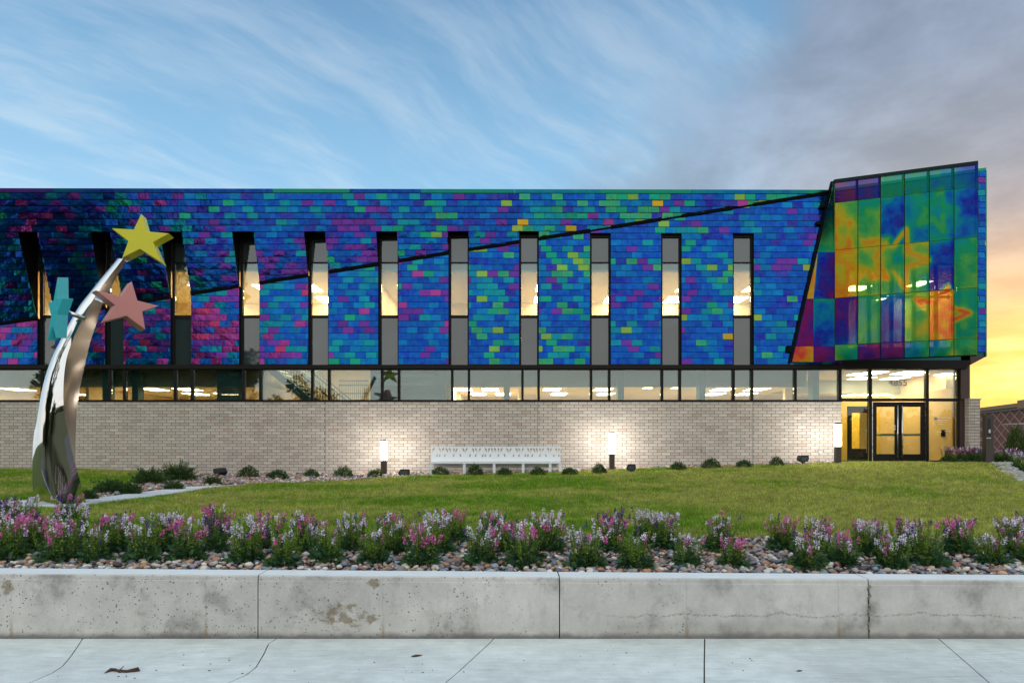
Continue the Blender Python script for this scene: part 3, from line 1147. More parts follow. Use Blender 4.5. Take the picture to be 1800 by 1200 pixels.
# backing walls of the cladding, bay by bay, with the slots left open
edges_ = [X_LEFT] + [v for s in SL for v in s] + [fx(1476)]
for i in range(0, len(edges_), 2):
    a, b = edges_[i], edges_[i + 1]
    za_, zb_ = min(crease(a), ztop(a)), min(crease(b), ztop(b))
    mb = MB()
    mb.hexa([(a, FY + 0.02, Z_BAND), (b, FY + 0.02, Z_BAND), (b, FY + 0.02, zb_), (a, FY + 0.02, za_)], [(a, FY + 0.34, Z_BAND), (b, FY + 0.34, Z_BAND), (b, FY + 0.34, zb_), (a, FY + 0.34, za_)])
    mb.build('wall', M_backing, bld)
z_head = fz(411)
for i, (a, b) in enumerate(SL):      # wall over the slot heads
    zl = max(ztop(a) - 6 * RH, z_head)
    zl = z_head if crease(a) > z_head else ztop(a) - 6 * RH
    mb = MB()
    mb.hexa([(a, FY + 0.02, zl), (b, FY + 0.02, zl), (b, FY + 0.02, ztop(b)), (a, FY + 0.02, ztop(a))], [(a, FY + 0.34, zl), (b, FY + 0.34, zl), (b, FY + 0.34, ztop(b)), (a, FY + 0.34, ztop(a))])
    mb.build('wall', M_backing, bld)

# leaning skin behind the upper shingles
mb = MB()
edges2 = [X_LEFT] + [v for s in SL for v in s] + [X_END]


def slab_poly(mb, poly, d0=0.012, d1=0.05):
    lo = [Vector((x, upY(x, z), z)) - nrm_up * d0 for x, z in poly]
    hi = [Vector((x, upY(x, z), z)) - nrm_up * d1 for x, z in poly]
    mb.hexa(lo, hi)


for i in range(0, len(edges2), 2):
    a, b = edges2[i], edges2[i + 1]
    poly = clip([(a, 4), (b, 4), (b, ztop(b)), (a, ztop(a))], 0.158, -1, -8.754)
    if len(poly) >= 3:
        slab_poly(mb, poly)
for a, b in SL:
    poly = [(a, ztop(a) - 6 * RH), (b, ztop(b) - 6 * RH), (b, ztop(b)), (a, ztop(a))]
    poly = clip(poly, 0.158, -1, -8.754)
    if len(poly) >= 3:
        slab_poly(mb, poly)
mb.build('overhang_skin', M_backing, bld)

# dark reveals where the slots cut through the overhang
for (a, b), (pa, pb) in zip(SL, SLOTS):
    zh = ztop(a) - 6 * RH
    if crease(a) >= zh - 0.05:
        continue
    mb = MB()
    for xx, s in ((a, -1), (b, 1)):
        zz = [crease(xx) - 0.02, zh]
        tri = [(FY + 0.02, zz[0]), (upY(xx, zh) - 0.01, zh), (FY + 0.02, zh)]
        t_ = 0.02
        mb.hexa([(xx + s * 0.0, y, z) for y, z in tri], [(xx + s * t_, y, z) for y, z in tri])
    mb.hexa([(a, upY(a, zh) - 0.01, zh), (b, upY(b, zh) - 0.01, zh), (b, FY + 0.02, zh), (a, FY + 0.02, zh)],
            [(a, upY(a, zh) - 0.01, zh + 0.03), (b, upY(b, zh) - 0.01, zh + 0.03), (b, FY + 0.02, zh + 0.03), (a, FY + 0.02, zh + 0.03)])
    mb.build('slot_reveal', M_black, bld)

# black crease trim under the overhang, bay by bay
for i in range(0, len(edges2), 2):
    a, b = edges2[i], edges2[i + 1]
    if crease(a) > ztop(a):
        continue
    mb = MB()
    for k in range(1):
        q = []
        for xx in (a, b):
            z = crease(xx)
            q.append([(xx, FY - 0.045, z - 0.055), (xx, FY + 0.01, z - 0.06), (xx, FY + 0.01, z + 0.04), (xx, FY - 0.075, z + 0.055)])
        mb.hexa(q[0], q[1])
    mb.build('crease_trim', M_black, bld)

# parapet flashing, in lengths of changing colour
seams = [X_LEFT - 0.05] + [up_at(p, 338)[0] for p in (-100, 95, 255, 480, 615, 740, 905, 1055, 1215, 1375)] + [X_END + 0.15]
flash_c = ['indigo', 'purple', 'indigo', 'blue', 'green', 'blue', 'green', 'teal', 'green', 'azure', 'green', 'teal']
for i in range(len(seams) - 1):
    a, b = seams[i] + 0.003, seams[i + 1] - 0.003
    mb = MB()
    c0, c1 = HUES[flash_c[i]], HUES[random.choice(['green', 'teal', 'blue'])]
    n = 6
    for k in range(n):
        p, q = a + (b - a) * k / n, a + (b - a) * (k + 1) / n
        f = abs(k / n - 0.5) * 1.2
        col = tuple(c0[j] * (1 - f) + c1[j] * f for j in range(3))
        pr = lambda x: [Vector((x, upY(x, ztop(x)) - 0.03, ztop(x) + 0.005)), Vector((x, upY(x, ztop(x)) - 0.045, ztop(x) + 0.13)), Vector((x, FY + 0.5, ztop(x) + 0.15)), Vector((x, FY + 0.5, ztop(x) - 0.05))]
        mb.hexa(pr(p), pr(q), col)
    mb.build('parapet_flashing', M_irid_trim, bld)

# ---- slot windows
HEADS = []
for (a, b), (pa, pb) in zip(SL, SLOTS):
    zh = ztop(a) - 6 * RH
    zh = min(zh, z_head)
    gy = FY + 0.20
    fw = 0.075
    mb = MB()
    z0, z1 = Z_BAND - 0.02, zh
    mb.box((a, gy - 0.09, z0), (a + fw, gy + 0.06, z1))
    mb.box((b - 0.05, gy - 0.09, z0), (b, gy + 0.06, z1))
    mb.box((a + fw, gy - 0.085, z1 - 0.09), (b - 0.05, gy + 0.06, z1))
    zt1, zt2 = fz(459.5), fz(555)
    mb.box((a + fw, gy - 0.05, zt1 - 0.02), (b - 0.05, gy + 0.05, zt1 + 0.02))
    mb.box((a + fw, gy - 0.06, zt2 - 0.045), (b - 0.05, gy + 0.05, zt2 + 0.045))
    wdw = mb.build('slot_window', M_bronze, bld)
    for zz0, zz1, mt in ((z0 + 0.0, zt2 - 0.045, M_spandrel), (zt2 + 0.045, zt1 - 0.02, M_glass), (zt1 + 0.02, z1 - 0.09, M_spandrel)):
        m2 = MB()
        m2.box((a + fw + 0.002, gy - 0.01, zz0 + 0.002), (b - 0.052, gy + 0.012, zz1 - 0.002))
        m2.build('pane', mt, wdw)

# ---- ribbon of windows under the cladding
RIB_Y = FY + 0.13
zr0, zr1 = Z_SILL, fz(647.5)
mb = MB()
mb.box((X_LEFT, FY - 0.015, fz(648)), (fx(1700), FY + 0.33, Z_BAND))
mb.build('spandrel_band', M_bronze, bld)
mb = MB()
mb.box((X_LEFT, FY - 0.03, Z_SILL - 0.035), (fx(1480), FY + 0.30, Z_SILL + 0.03))
mb.build('window_sill', M_bronze, bld)
bars = []
for pa, pb in SLOTS:
    cl = pa + (6 if pa < 1000 else 2.5)
    bars += [cl, pb - (0 if pb < 1000 else 2)]
bars += [1399.5, 1478.5]
bars = [-213] + bars
for p0, p1 in zip(bars[:-1], bars[1:]):
    mb = MB()
    x0, x1 = fx(p0), fx(p1)
    hw = 0.042
    mb.box((x0 - hw, RIB_Y - 0.09, zr0 + 0.03), (x0 + hw, RIB_Y + 0.07, fz(648)))
    if p1 == bars[-1]:
        mb.box((x1 - hw, RIB_Y - 0.09, zr0 + 0.03), (x1 + hw, RIB_Y + 0.07, fz(648)))
    mb.box((x0 + hw, RIB_Y - 0.05, fz(648) - 0.035), (x1 - hw, RIB_Y + 0.05, fz(648)))
    wdw = mb.build('ribbon_window', M_bronze, bld)
    m2 = MB()
    m2.box((x0 + hw + 0.002, RIB_Y - 0.01, zr0 + 0.03), (x1 - hw - 0.002, RIB_Y + 0.012, fz(648) - 0.037))
    m2.build('pane', M_glass, wdw)

# ---- brick base
BR_W, BR_H = 0.308, 0.105
BR = []
JOINTS = [fx(572), fx(945), fx(1323)]
zrow = Z_SILL - 0.035
rowi = 0


def brick_col():
    k = random.random()
    base = np.array([0.56, 0.485, 0.415])
    if k < 0.03:
        base = np.array([0.50, 0.39, 0.31])
    elif k < 0.25:
        base = np.array([0.50, 0.43, 0.37])
    elif k < 0.45:
        base = np.array([0.60, 0.53, 0.46])
    return tuple(base * random.uniform(0.95, 1.05))


def pier_or_wall(x0, x1, y, ztop_, zbot, store, cuts=(), phase=0.0):
    r = 0
    z = ztop_
    while z > zbot:
        x = x0 - (BR_W / 2 if r % 2 else 0) - phase
        while x < x1:
            for s, e in x_pieces(max(x, x0), min(x + BR_W, x1), cuts):
                if e - s > 0.03:
                    store.append((s, e, z - BR_H, z, y))
            x += BR_W
        z -= BR_H
        r += 1


cuts = [(j - 0.008, j + 0.008) for j in JOINTS]
pier_or_wall(X_LEFT, fx(1479.5), FY, zrow, 0.45, BR, cuts)
BR = [b for b in BR if b[3] > Tz((b[0] + b[1]) / 2, 24) - 0.12]


def brick_box(mb, s, e, z0, z1, y, col, gx=0.0055):
    d = random.uniform(-0.0025, 0.0025)
    c = 0.004
    x0, x1, z0, z1 = s + gx, e - gx, z0 + gx, z1 - gx
    fr = [(x0 + c, y + d, z0 + c), (x1 - c, y + d, z0 + c), (x1 - c, y + d, z1 - c), (x0 + c, y + d, z1 - c)]
    bk = [(x0, y + 0.035, z0), (x1, y + 0.035, z0), (x1, y + 0.035, z1), (x0, y + 0.035, z1)]
    mb.hexa(fr, bk, col)


# the nearest full bricks, each an object of its own that shares one of a few meshes
full = sorted([b for b in BR if abs((b[1] - b[0]) - BR_W) < 0.01], key=lambda b: ((b[0] + b[1]) / 2) ** 2 + ((b[2] + b[3]) / 2 - EYE) ** 2)
# leave out what the bench hides
single = [b for b in full if not (fx(752) < (b[0] + b[1]) / 2 < fx(990) and b[2] < fz(786)) and b[2] > 0.75][:300]
single_set = set(single)
variants = []
for k in range(5):
    mb = MB()
    brick_box(mb, -BR_W / 2, BR_W / 2, 0, BR_H, 0, (1, 1, 1))
    o = mb.build('brick', M_brick_s, None, at=(0, 0, 0))
    variants.append(o.data)
    LOC.pop(o.name, None)
    bpy.data.objects.remove(o)
for b in single:
    o = bpy.data.objects.new('brick', random.choice(variants))
    o.color = (*brick_col(), 1)
    link(o, bld, ((b[0] + b[1]) / 2, FY, b[2]))
mb = MB()
for b in BR:
    if b not in single_set:
        brick_box(mb, *b, brick_col())
# corner pier at the entrance
PB = []
pier_or_wall(fx(1703), fx(1720.5), FY - 0.08, fz(702) - 0.02, 0.85, PB)
for b in PB:
    brick_box(mb, *b, brick_col())
PS = []      # its left flank
pier_or_wall(0.0, 1.0, 0, fz(702) - 0.02, 0.85, PS, phase=0.15)
for s, e, z0, z1, y in PS:
    gx = 0.0055
    col = brick_col()
    xx = fx(1703)
    yy = FY - 0.08
    mb.hexa([(xx, yy + s + gx + 0.0, z0 + gx), (xx, yy + e - gx, z0 + gx), (xx, yy + e - gx, z1 - gx), (xx, yy + s + gx, z1 - gx)],
            [(xx - 0.035, yy + s + gx, z0 + gx), (xx - 0.035, yy + e - gx, z0 + gx), (xx - 0.035, yy + e - gx, z1 - gx), (xx - 0.035, yy + s + gx, z1 - gx)], col)
o = mb.build('bricks', M_brick_f, bld)
o['kind'] = 'stuff'
segs = [X_LEFT] + JOINTS + [fx(1479.5)]
for a, b in zip(segs[:-1], segs[1:]):
    mb = MB()
    mb.box((a + 0.008, FY + 0.010, 0.4), (b - 0.008, FY + 0.30, zrow))
    mb.build('mortar_wall', M_mortar, bld)
mb = MB()
mb.box((fx(1703) - 0.012 - 0.03 + 0.012, FY - 0.068, 0.4), (fx(1720.5), FY + 0.95, fz(702) - 0.02))
mb.build('mortar_wall', M_mortar, bld)
mb = MB()
mb.box((fx(1703) - 0.045, FY - 0.10, fz(702) - 0.018), (fx(1720.5) + 0.02, FY + 1.0, fz(702) + 0.03))
mb.build('pier_cap', plain('stone_cap', (0.42, 0.38, 0.34), 0.8), bld)
for j in JOINTS:
    mb = MB()
    mb.box((j - 0.0085, FY + 0.004, 0.45), (j + 0.0085, FY + 0.28, zrow))
    mb.build('expansion_joint', M_caulk, bld)
for px, py in ((1236.5, 790.5), (1441, 791.5)):
    mb = MB()
    x, z = fx(px), fz(py)
    mb.box((x - 0.065, FY - 0.05, z - 0.085), (x + 0.065, FY + 0.02, z + 0.085))
    o = mb.build('outlet_box', plain('outlet_grey', (0.62, 0.62, 0.62), 0.5) if px > 1300 else plain('outlet_beige', (0.40, 0.37, 0.35), 0.6), bld)
    m2 = MB()
    m2.box((x - 0.05, FY - 0.062, z - 0.02), (x + 0.05, FY - 0.05, z + 0.075))
    m2.build('cover', M_caulk, o)

# ---- shell: roof, rear and end walls, floors, ceilings
CEIL1 = 3.80
CEIL1B = 4.32          # the higher ceiling over the entrance
CEIL2 = 7.85
DEEP = 35.0
mb = MB()
mb.hexa([(X_LEFT, FY + 0.5, ztop(X_LEFT) - 0.35), (X_RIGHT, FY + 0.5, ztop(X_RIGHT) - 0.35), (X_RIGHT, DEEP, ztop(X_RIGHT) - 0.35), (X_LEFT, DEEP, ztop(X_LEFT) - 0.35)],
        [(X_LEFT, FY + 0.5, ztop(X_LEFT) - 0.05), (X_RIGHT, FY + 0.5, ztop(X_RIGHT) - 0.05), (X_RIGHT, DEEP, ztop(X_RIGHT) - 0.05), (X_LEFT, DEEP, ztop(X_LEFT) - 0.05)])
mb.build('roof', M_roof, bld)
mb = MB()
for a_, b_ in (((X_LEFT, DEEP - 0.3, 0.5), (X_RIGHT, DEEP, 10.2)), ((X_LEFT, FY + 0.36, 0.5), (X_LEFT + 0.25, DEEP - 0.3, 9.7)),
               ((fx(1707) - 0.0, FY + 1.4, 0.5), (fx(1707) + 0.25, DEEP - 0.3, 4.6)), ((X_RIGHT - 0.25, FY + 0.40, 4.80), (X_RIGHT, DEEP - 0.3, 10.2))):
    mb = MB()
    mb.box(a_, b_)
    mb.build('end_wall', M_cream, bld)
mb = MB()
mb.box((X_LEFT + 0.25, FY + 0.30, FLOOR1 - 0.2), (fx(1707), DEEP - 0.3, FLOOR1))
mb.box((X_LEFT + 0.25, FY + 0.36, 4.85), (X_RIGHT - 0.25, DEEP - 0.3, 5.1))
mb.build('floor', M_floor, bld)
STAIR = (fx(456), fx(646))
mb = MB()
mb.box((X_LEFT + 0.25, FY + 1.10, CEIL1), (STAIR[0], DEEP - 0.3, CEIL1 + 0.05))
mb.box((STAIR[1], FY + 1.10, CEIL1), (fx(1440), DEEP - 0.3, CEIL1 + 0.05))
mb.box((fx(1440), FY + 0.30, CEIL1B), (fx(1707), FY + 4.4, CEIL1B + 0.05))
mb.box((fx(1440), FY + 4.4, CEIL1), (fx(1707), DEEP - 0.3, CEIL1 + 0.05))
mb.box((X_LEFT + 0.25, FY + 0.36, CEIL2), (X_RIGHT - 0.25, DEEP - 0.3, CEIL2 + 0.05))
mb.build('ceiling', M_ceiling, bld)
# bulkheads that hide the ceiling void behind the glass
mb = MB()
for a, b in ((X_LEFT + 0.25, STAIR[0]), (STAIR[1], fx(1440))):
    mb.box((a, FY + 1.05, CEIL1 - 0.02), (b, FY + 1.10, 4.85))
mb.box((fx(1440), FY + 4.35, CEIL1 - 0.02), (fx(1707), FY + 4.4, CEIL1B))
mb.box((X_LEFT + 0.25, FY + 0.42, CEIL2 - 0.0), (fx(1476), FY + 0.46, 9.6))
mb.build('bulkhead', M_greyint, bld)
# rooms upstairs: a rear partition near enough to catch the light
mb = MB()
mb.box((X_LEFT + 0.25, FY + 6.0, 5.1), (fx(1476), FY + 6.1, CEIL2))
for px in (-80, 150, 640, 880):
    mb.box((fx(px), FY + 0.45, 5.1), (fx(px) + 0.12, FY + 6.0, CEIL2))
mb.build('partition', M_cream, bld)
# downstairs partitions and columns
mb = MB()
for px in (-120, 110, 784):
    mb.box((fx(px), FY + 1.3, FLOOR1), (fx(px) + 0.12, DEEP - 0.3, CEIL1))
mb.box((fx(913), FY + 2.2, FLOOR1), (fx(913) + 0.12, DEEP - 0.3, CEIL1))
mb.box((fx(1095), FY + 2.6, FLOOR1), (fx(1230), FY + 2.72, CEIL1 - 0.42))
mb.box((fx(1420), FY + 2.0, FLOOR1), (fx(1438), FY + 2.2, CEIL1))
mb.build('partition', M_cream, bld)
mb = MB()
for px in (165, 218, 646, 885, 1090, 1236, 1440):
    mb.box((fx(px), FY + 0.5, FLOOR1), (fx(px) + 0.22, FY + 0.9, 4.83))
mb.build('column', M_teal, bld)
# closed, blue-grey blinds behind some of the ribbon
for pa, pb in ((372, 424), (650, 782)):
    mb = MB()
    z = 3.2
    while z < 4.6:
        mb.box((fx(pa), FY + 0.42, z), (fx(pb), FY + 0.44, z + 0.062))
        z += 0.066
    mb.build('blind', M_teal, bld)
# a lit shelf of cupboards seen above the blind
mb = MB()
for k in range(2):
    mb.box((fx(655 + k * 12), FY + 0.36, 4.06 - k * 0.28), (fx(760), FY + 0.40, 4.20 - k * 0.33))
mb.build('cupboard', M_greyint, bld)
# rear wall of the stair hall
mb = MB()
mb.box((STAIR[0] - 0.1, FY + 3.6, FLOOR1), (STAIR[1], FY + 3.7, 4.85))
mb.box((STAIR[0] - 0.12, FY + 0.5, FLOOR1), (STAIR[0], FY + 3.6, 4.85))
mb.box((STAIR[1], FY + 1.0, FLOOR1), (STAIR[1] + 0.1, FY + 3.6, 4.85))
mb.build('stair_wall', M_cream, bld)

# stair: two stringers, treads, railings
st = MB()
sy0, sy1 = FY + 0.75, FY + 2.0
p0, p1 = Vector((fx(452), 0, 4.72)), Vector((fx(556), 0, 3.02))
st.hexa([(p0.x, sy0, p0.z - 0.32), (p1.x, sy0, p1.z - 0.32), (p1.x, sy0, p1.z), (p0.x, sy0, p0.z)], [(p0.x, sy0 + 0.06, p0.z - 0.32), (p1.x, sy0 + 0.06, p1.z - 0.32), (p1.x, sy0 + 0.06, p1.z), (p0.x, sy0 + 0.06, p0.z)])
st.hexa([(p0.x, sy1, p0.z - 0.32), (p1.x, sy1, p1.z - 0.32), (p1.x, sy1, p1.z), (p0.x, sy1, p0.z)], [(p0.x, sy1 + 0.06, p0.z - 0.32), (p1.x, sy1 + 0.06, p1.z - 0.32), (p1.x, sy1 + 0.06, p1.z), (p0.x, sy1 + 0.06, p0.z)])
stair = st.build('staircase', M_stair, bld)
for k in range(11):
    t_ = (k + 0.5) / 11
    q = p0.lerp(p1, t_)
    m2 = MB()
    m2.box((q.x - 0.16, sy0 + 0.065, q.z - 0.12), (q.x + 0.14, sy1 - 0.005, q.z - 0.08))
    m2.build('tread', M_greyint, stair)
m2 = MB()
for yy in (sy0 + 0.03, sy1 + 0.03):
    for hgt in (0.55, 0.95):
        m2.tube([(p0.x, yy, p0.z + hgt), (p1.x + 0.9, yy, p1.z + hgt - 0.72)], 0.022, 5)
    for k in range(26):
        q = p0.lerp(p1, k / 20)
        m2.tube([(q.x, yy, q.z), (q.x, yy, q.z + 0.95)], 0.011, 4)
lx0, lx1 = fx(583), fx(636)
for hgt in (3.55, 3.85, 4.02):
    m2.tube([(lx0, sy0 + 0.3, hgt), (lx1, sy0 + 0.3, hgt)], 0.02, 5)
for k in range(16):
    xx = lx0 + (lx1 - lx0) * k / 15
    m2.tube([(xx, sy0 + 0.3, 3.0), (xx, sy0 + 0.3, 4.02)], 0.010, 4)
m2.build('railing', M_stair, stair)

# ---- ceiling lights
def ceiling_light(x, y, z, lx=0.62, ly=1.22):
    mb = MB()
    mb.box((x - lx / 2 - 0.03, y - ly / 2 - 0.03, z - 0.012), (x + lx / 2 + 0.03, y + ly / 2 + 0.03, z - 0.002))
    fr = mb.build('ceiling_light', M_white, bld)
    m2 = MB()
    m2.box((x - lx / 2, y - ly / 2, z - 0.025), (x + lx / 2, y + ly / 2, z - 0.0125))
    m2.build('diffuser', M_troffer, fr)


for px in (-150, -30, 30, 150, 270, 330, 815, 862, 970, 1060, 1270, 1330):
    for yy in (26.25, 28.8):
        xx = fx(px) * (26.25 / 24.0) + (0.45 if yy > 27 else 0)
        if not any(abs(xx - fx(q)) < 0.8 for q in (-120, 110)):
            ceiling_light(xx, yy, CEIL1)
for px in (1140, 1190):
    ceiling_light(fx(px) * 1.06, 25.6, CEIL1, 0.3, 0.3)
for px in (500, 590):
    ceiling_light(fx(px), 25.6, 4.83, 0.9, 0.5)
for px, py in ((1536, 654), (1596, 654), (1517, 663.5), (1575, 663.5)):
    yy = (CEIL1B - EYE) * F / (HY - py)
    ceiling_light((px - 900) * yy / F, yy + 0.1, CEIL1B - 0.002, 0.68, 1.0)
for px in (1500, 1540, 1590):
    ceiling_light((px - 900) * 29.5 / F, 29.5, CEIL1, 0.6, 1.2)
for px in (-10, 100, 225, 330, 440, 520, 600, 690, 830, 930, 1064, 1180, 1300):
    for yy in (27.0, 29.2):
        xx = (px - 900) * 27 / F + 0.6
        if not any(abs(xx - fx(q)) < 0.8 for q in (-80, 150, 640, 880)):
            ceiling_light(xx, yy, CEIL2)
for px, yy in ((1498, 27.0), (1512, 27.0), (1617, 26.2), (1499, 31.0), (1513, 31.0), (1606, 29.4), (1560, 28.8), (1660, 27.4)):
    ceiling_light((px - 900) * yy / F, yy, CEIL2, 0.5, 0.9)

# ---- entrance: storefront, doors, vestibule
EY = FY + 0.22
zd = fz(702)           # transom
zs = fz(645.5)         # head
zg = FLOOR1
sf = MB()
posts = [1480.0, 1534.5, 1635.0, 1689.5]
for p in posts:
    sf.box((fx(p) - 0.045, EY - 0.08, zg), (fx(p) + 0.045, EY + 0.08, zs))
for a, b in zip(posts[:-1], posts[1:]):
    sf.box((fx(a) + 0.045, EY - 0.07, zd - 0.05), (fx(b) - 0.045, EY + 0.07, zd + 0.05))
    sf.box((fx(a) + 0.045, EY - 0.07, zs - 0.06), (fx(b) - 0.045, EY + 0.07, zs))
for a, b in ((posts[0], posts[1]), (posts[2], posts[3])):
    sf.box((fx(a) + 0.045, EY - 0.07, zg), (fx(b) - 0.045, EY + 0.07, zg + 0.07))
store = sf.build('entrance_frame', M_bronze, bld)
for i, (a, b) in enumerate(zip(posts[:-1], posts[1:])):
    m2 = MB()
    m2.box((fx(a) + 0.047, EY - 0.01, zd + 0.052), (fx(b) - 0.047, EY + 0.012, zs - 0.062))
    m2.build('pane', M_glass, store)
    if i != 1:
        m2 = MB()
        m2.box((fx(a) + 0.047, EY - 0.01, zg + 0.072), (fx(b) - 0.047, EY + 0.012, zd - 0.052))
        m2.build('pane', M_glass_door, store)


def door(x0, x1, y, z0, z1, st_w, rail_b, rail_t, hinge_left, bar=True, pull=True):
    mb = MB()
    mb.box((x0, y - 0.03, z0), (x0 + st_w, y + 0.03, z1))
    mb.box((x1 - st_w, y - 0.03, z0), (x1, y + 0.03, z1))
    mb.box((x0 + st_w, y - 0.03, z0), (x1 - st_w, y + 0.03, z0 + rail_b))
    mb.box((x0 + st_w, y - 0.03, z1 - rail_t), (x1 - st_w, y + 0.03, z1))
    d = mb.build('door', M_bronze, bld)
    m2 = MB()
    m2.box((x0 + st_w + 0.001, y - 0.008, z0 + rail_b + 0.001), (x1 - st_w - 0.001, y + 0.008, z1 - rail_t - 0.001))
    m2.build('pane', M_glass_door, d)
    if bar:
        m2 = MB()
        zz = z0 + 0.96
        m2.box((x0 + st_w * 0.6, y + 0.05, zz - 0.045), (x1 - st_w * 0.6, y + 0.10, zz + 0.03))
        m2.build('push_bar', plain('green_steel', (0.30, 0.42, 0.33), 0.35, 0.6), d)
    if pull:
        m2 = MB()
        xx = (x1 - st_w / 2 - 0.01) if hinge_left else (x0 + st_w / 2 + 0.01)
        m2.tube([(xx, y - 0.10, z0 + 0.14), (xx, y - 0.10, z1 - 0.13)], 0.019, 8)
        for zz in (z0 + 0.2, z0 + 1.0, z1 - 0.2):
            m2.tube([(xx, y - 0.10, zz), (xx, y - 0.03, zz)], 0.014, 6)
        m2.build('pull_handle', M_steelbar, d)
    return d


xd0, xdm, xd1 = fx(1539.5), fx(1585.5), fx(1631.5)
d1 = door(xd0, xdm - 0.004, EY, zg + 0.02, zd - 0.075, 0.13, 0.27, 0.17, True)
d2 = door(xdm + 0.004, xd1, EY, zg + 0.02, zd - 0.075, 0.13, 0.27, 0.17, False)
mb = MB()
mb.box((xdm - 0.045 - 0.12, EY - 0.04, zg + 1.15), (xdm - 0.01 - 0.12, EY - 0.031, zg + 1.32))
mb.build('door_lock', M_steelbar, d1)
mb = MB()
for xx in (xd0 - 0.028, xd1 + 0.028):
    mb.box((xx - 0.012, EY - 0.055, zg), (xx + 0.012, EY + 0.02, zd - 0.06))
mb.build('weather_strip', M_steelbar, store)
# inner vestibule: amber partition with the inner door, the orange side wall
VY = FY + 2.6
zv = fz(718) + 0.55
mb = MB()
vs_ = VY / 24.0
VX = lambda px: (px - 900) * VY / F
mb.box((VX(1478), VY, FLOOR1), (VX(1489), VY + 0.1, 3.55))
mb.box((VX(1533), VY, FLOOR1), (VX(1566), VY + 0.1, 3.55))
mb.box((VX(1489), VY, 3.17), (VX(1533), VY + 0.1, 3.55))
mb.build('vestibule_wall', M_amber, bld)
mb = MB()
mb.box((VX(1478), VY + 3.5, FLOOR1), (VX(1640), VY + 3.6, 3.6))
mb.build('lobby_wall', M_amber, bld)
door(VX(1489.5), VX(1532.5), VY + 0.02, FLOOR1, 3.16, 0.17, 0.3, 0.26, True, bar=False)
mb = MB()
mb.hexa([(fx(1592), FY + 3.2, FLOOR1), (fx(1592) + 0.08, FY + 3.22, FLOOR1), (fx(1700), FY + 0.75, FLOOR1), (fx(1697), FY + 0.72, FLOOR1)],
        [(fx(1592), FY + 3.2, 3.25), (fx(1592) + 0.08, FY + 3.22, 3.25), (fx(1700), FY + 0.75, 3.75), (fx(1697), FY + 0.72, 3.75)])
mb.build('side_wall', M_orange, bld)
mb = MB()
mb.box((15.70, 24.88, FLOOR1 + 0.93), (15.84, 24.99, FLOOR1 + 1.16))
mb.build('wall_button', M_black, bld)
mb = MB()
mb.box((fx(1560), FY + 3.0, FLOOR1), (fx(1609), FY + 3.4, FLOOR1 + 0.45))
mb.build('lobby_seat', plain('maroon_seat', (0.09, 0.02, 0.015), 0.8), bld)
# added ceiling fixtures, not seen there, to brighten the vestibule
for px in (1510, 1610, 1665):
    yy = 25.6
    ceiling_light((px - 900) * yy / F, yy, CEIL1B - 0.002, 0.62, 0.62)
# notices on the right-hand sidelight
mb = MB()
x0 = fx(1649)
mb.box((x0, EY - 0.016, fz(738)), (x0 + 0.1, EY - 0.011, fz(733)))
mb.build('door_sticker', M_sticker, store)
mb = MB()
for k, (a, b) in enumerate(((1653, 1677), (1655, 1672), (1654, 1669), (1656, 1666), (1651, 1662), (1667, 1677))):
    py = (734, 738.5, 742, 745.5, 759, 758)[k]
    mb.box((fx(a), EY - 0.016, fz(py)), (fx(b), EY - 0.011, fz(py - 1.1)))
mb.build('notice_lines', plain('frosted_print', (0.55, 0.52, 0.46), 0.6), store)


def text_mesh(body, size, mat, name, parent, loc, ext=0.002):
    cu = bpy.data.curves.new(name, 'FONT')
    cu.body = body
    cu.size = size
    cu.extrude = ext
    cu.align_x = 'CENTER'
    cu.align_y = 'CENTER'
    tmp = bpy.data.objects.new('tmp', cu)
    COL.objects.link(tmp)
    dg = bpy.context.evaluated_depsgraph_get()
    me = bpy.data.meshes.new_from_object(tmp.evaluated_get(dg))
    bpy.data.objects.remove(tmp)
    bpy.data.curves.remove(cu)
    me.transform(Matrix.Rotation(R(90), 4, 'X'))
    me.materials.clear()
    me.materials.append(mat)
    o = bpy.data.objects.new(name, me)
    return link(o, parent, loc)


text_mesh('4855', 0.335, M_letter, 'street_number', store, (fx(1584.5), EY - 0.016, fz(672)))

# soffit, header and the brown corner column
mb = MB()
mb.box((fx(1476), FY - 0.005, fz(641)), (fx(1706), FY + 1.6, fz(641) + 0.16))
mb.box((fx(1480), FY + 0.10, zs), (fx(1706), FY + 0.36, fz(641)))
mb.build('soffit', M_bronze, bld)
mb = MB()
mb.hexa([(fx(1706.5), FY + 0.02, fz(641)), (fx(1706.5), FY + 3.0, fz(641)), (fx(1733), FY + 3.0, fz(627)), (fx(1733), FY + 0.02, fz(627))],
        [(fx(1706.5), FY + 0.02, fz(626)), (fx(1706.5), FY + 3.0, fz(626)), (fx(1733), FY + 3.0, fz(626)), (fx(1733), FY + 0.02, fz(626))])
mb.box((fx(1691), FY + 0.06, fz(702) + 0.03), (fx(1707), FY + 0.5, fz(641)))
mb.box((fx(1691), FY + 0.16, FLOOR1 - 0.1), (fx(1701.5), FY + 0.5, fz(702) + 0.03))
mb.build('corner_column', M_brown, bld)

# wall behind the screen, its raised parapet and the upstairs glazing
zp = lambda x: 1.8 + (HY - (336 - (900 + 50 * x - 1470) * 36 / 263.0)) / 50.0
W0, W1 = fx(1466), fx(1733)
O0, O1, OZ0, OZ1 = fx(1492), fx(1690), fz(610), fz(462)
mb = MB()


def wallq(a, b, z0a, z0b, z1a, z1b, y0=FY + 0.03, y1=FY + 0.38):
    mb.hexa([(a, y0, z0a), (b, y0, z0b), (b, y0, z1b), (a, y0, z1a)], [(a, y1, z0a), (b, y1, z0b), (b, y1, z1b), (a, y1, z1a)])


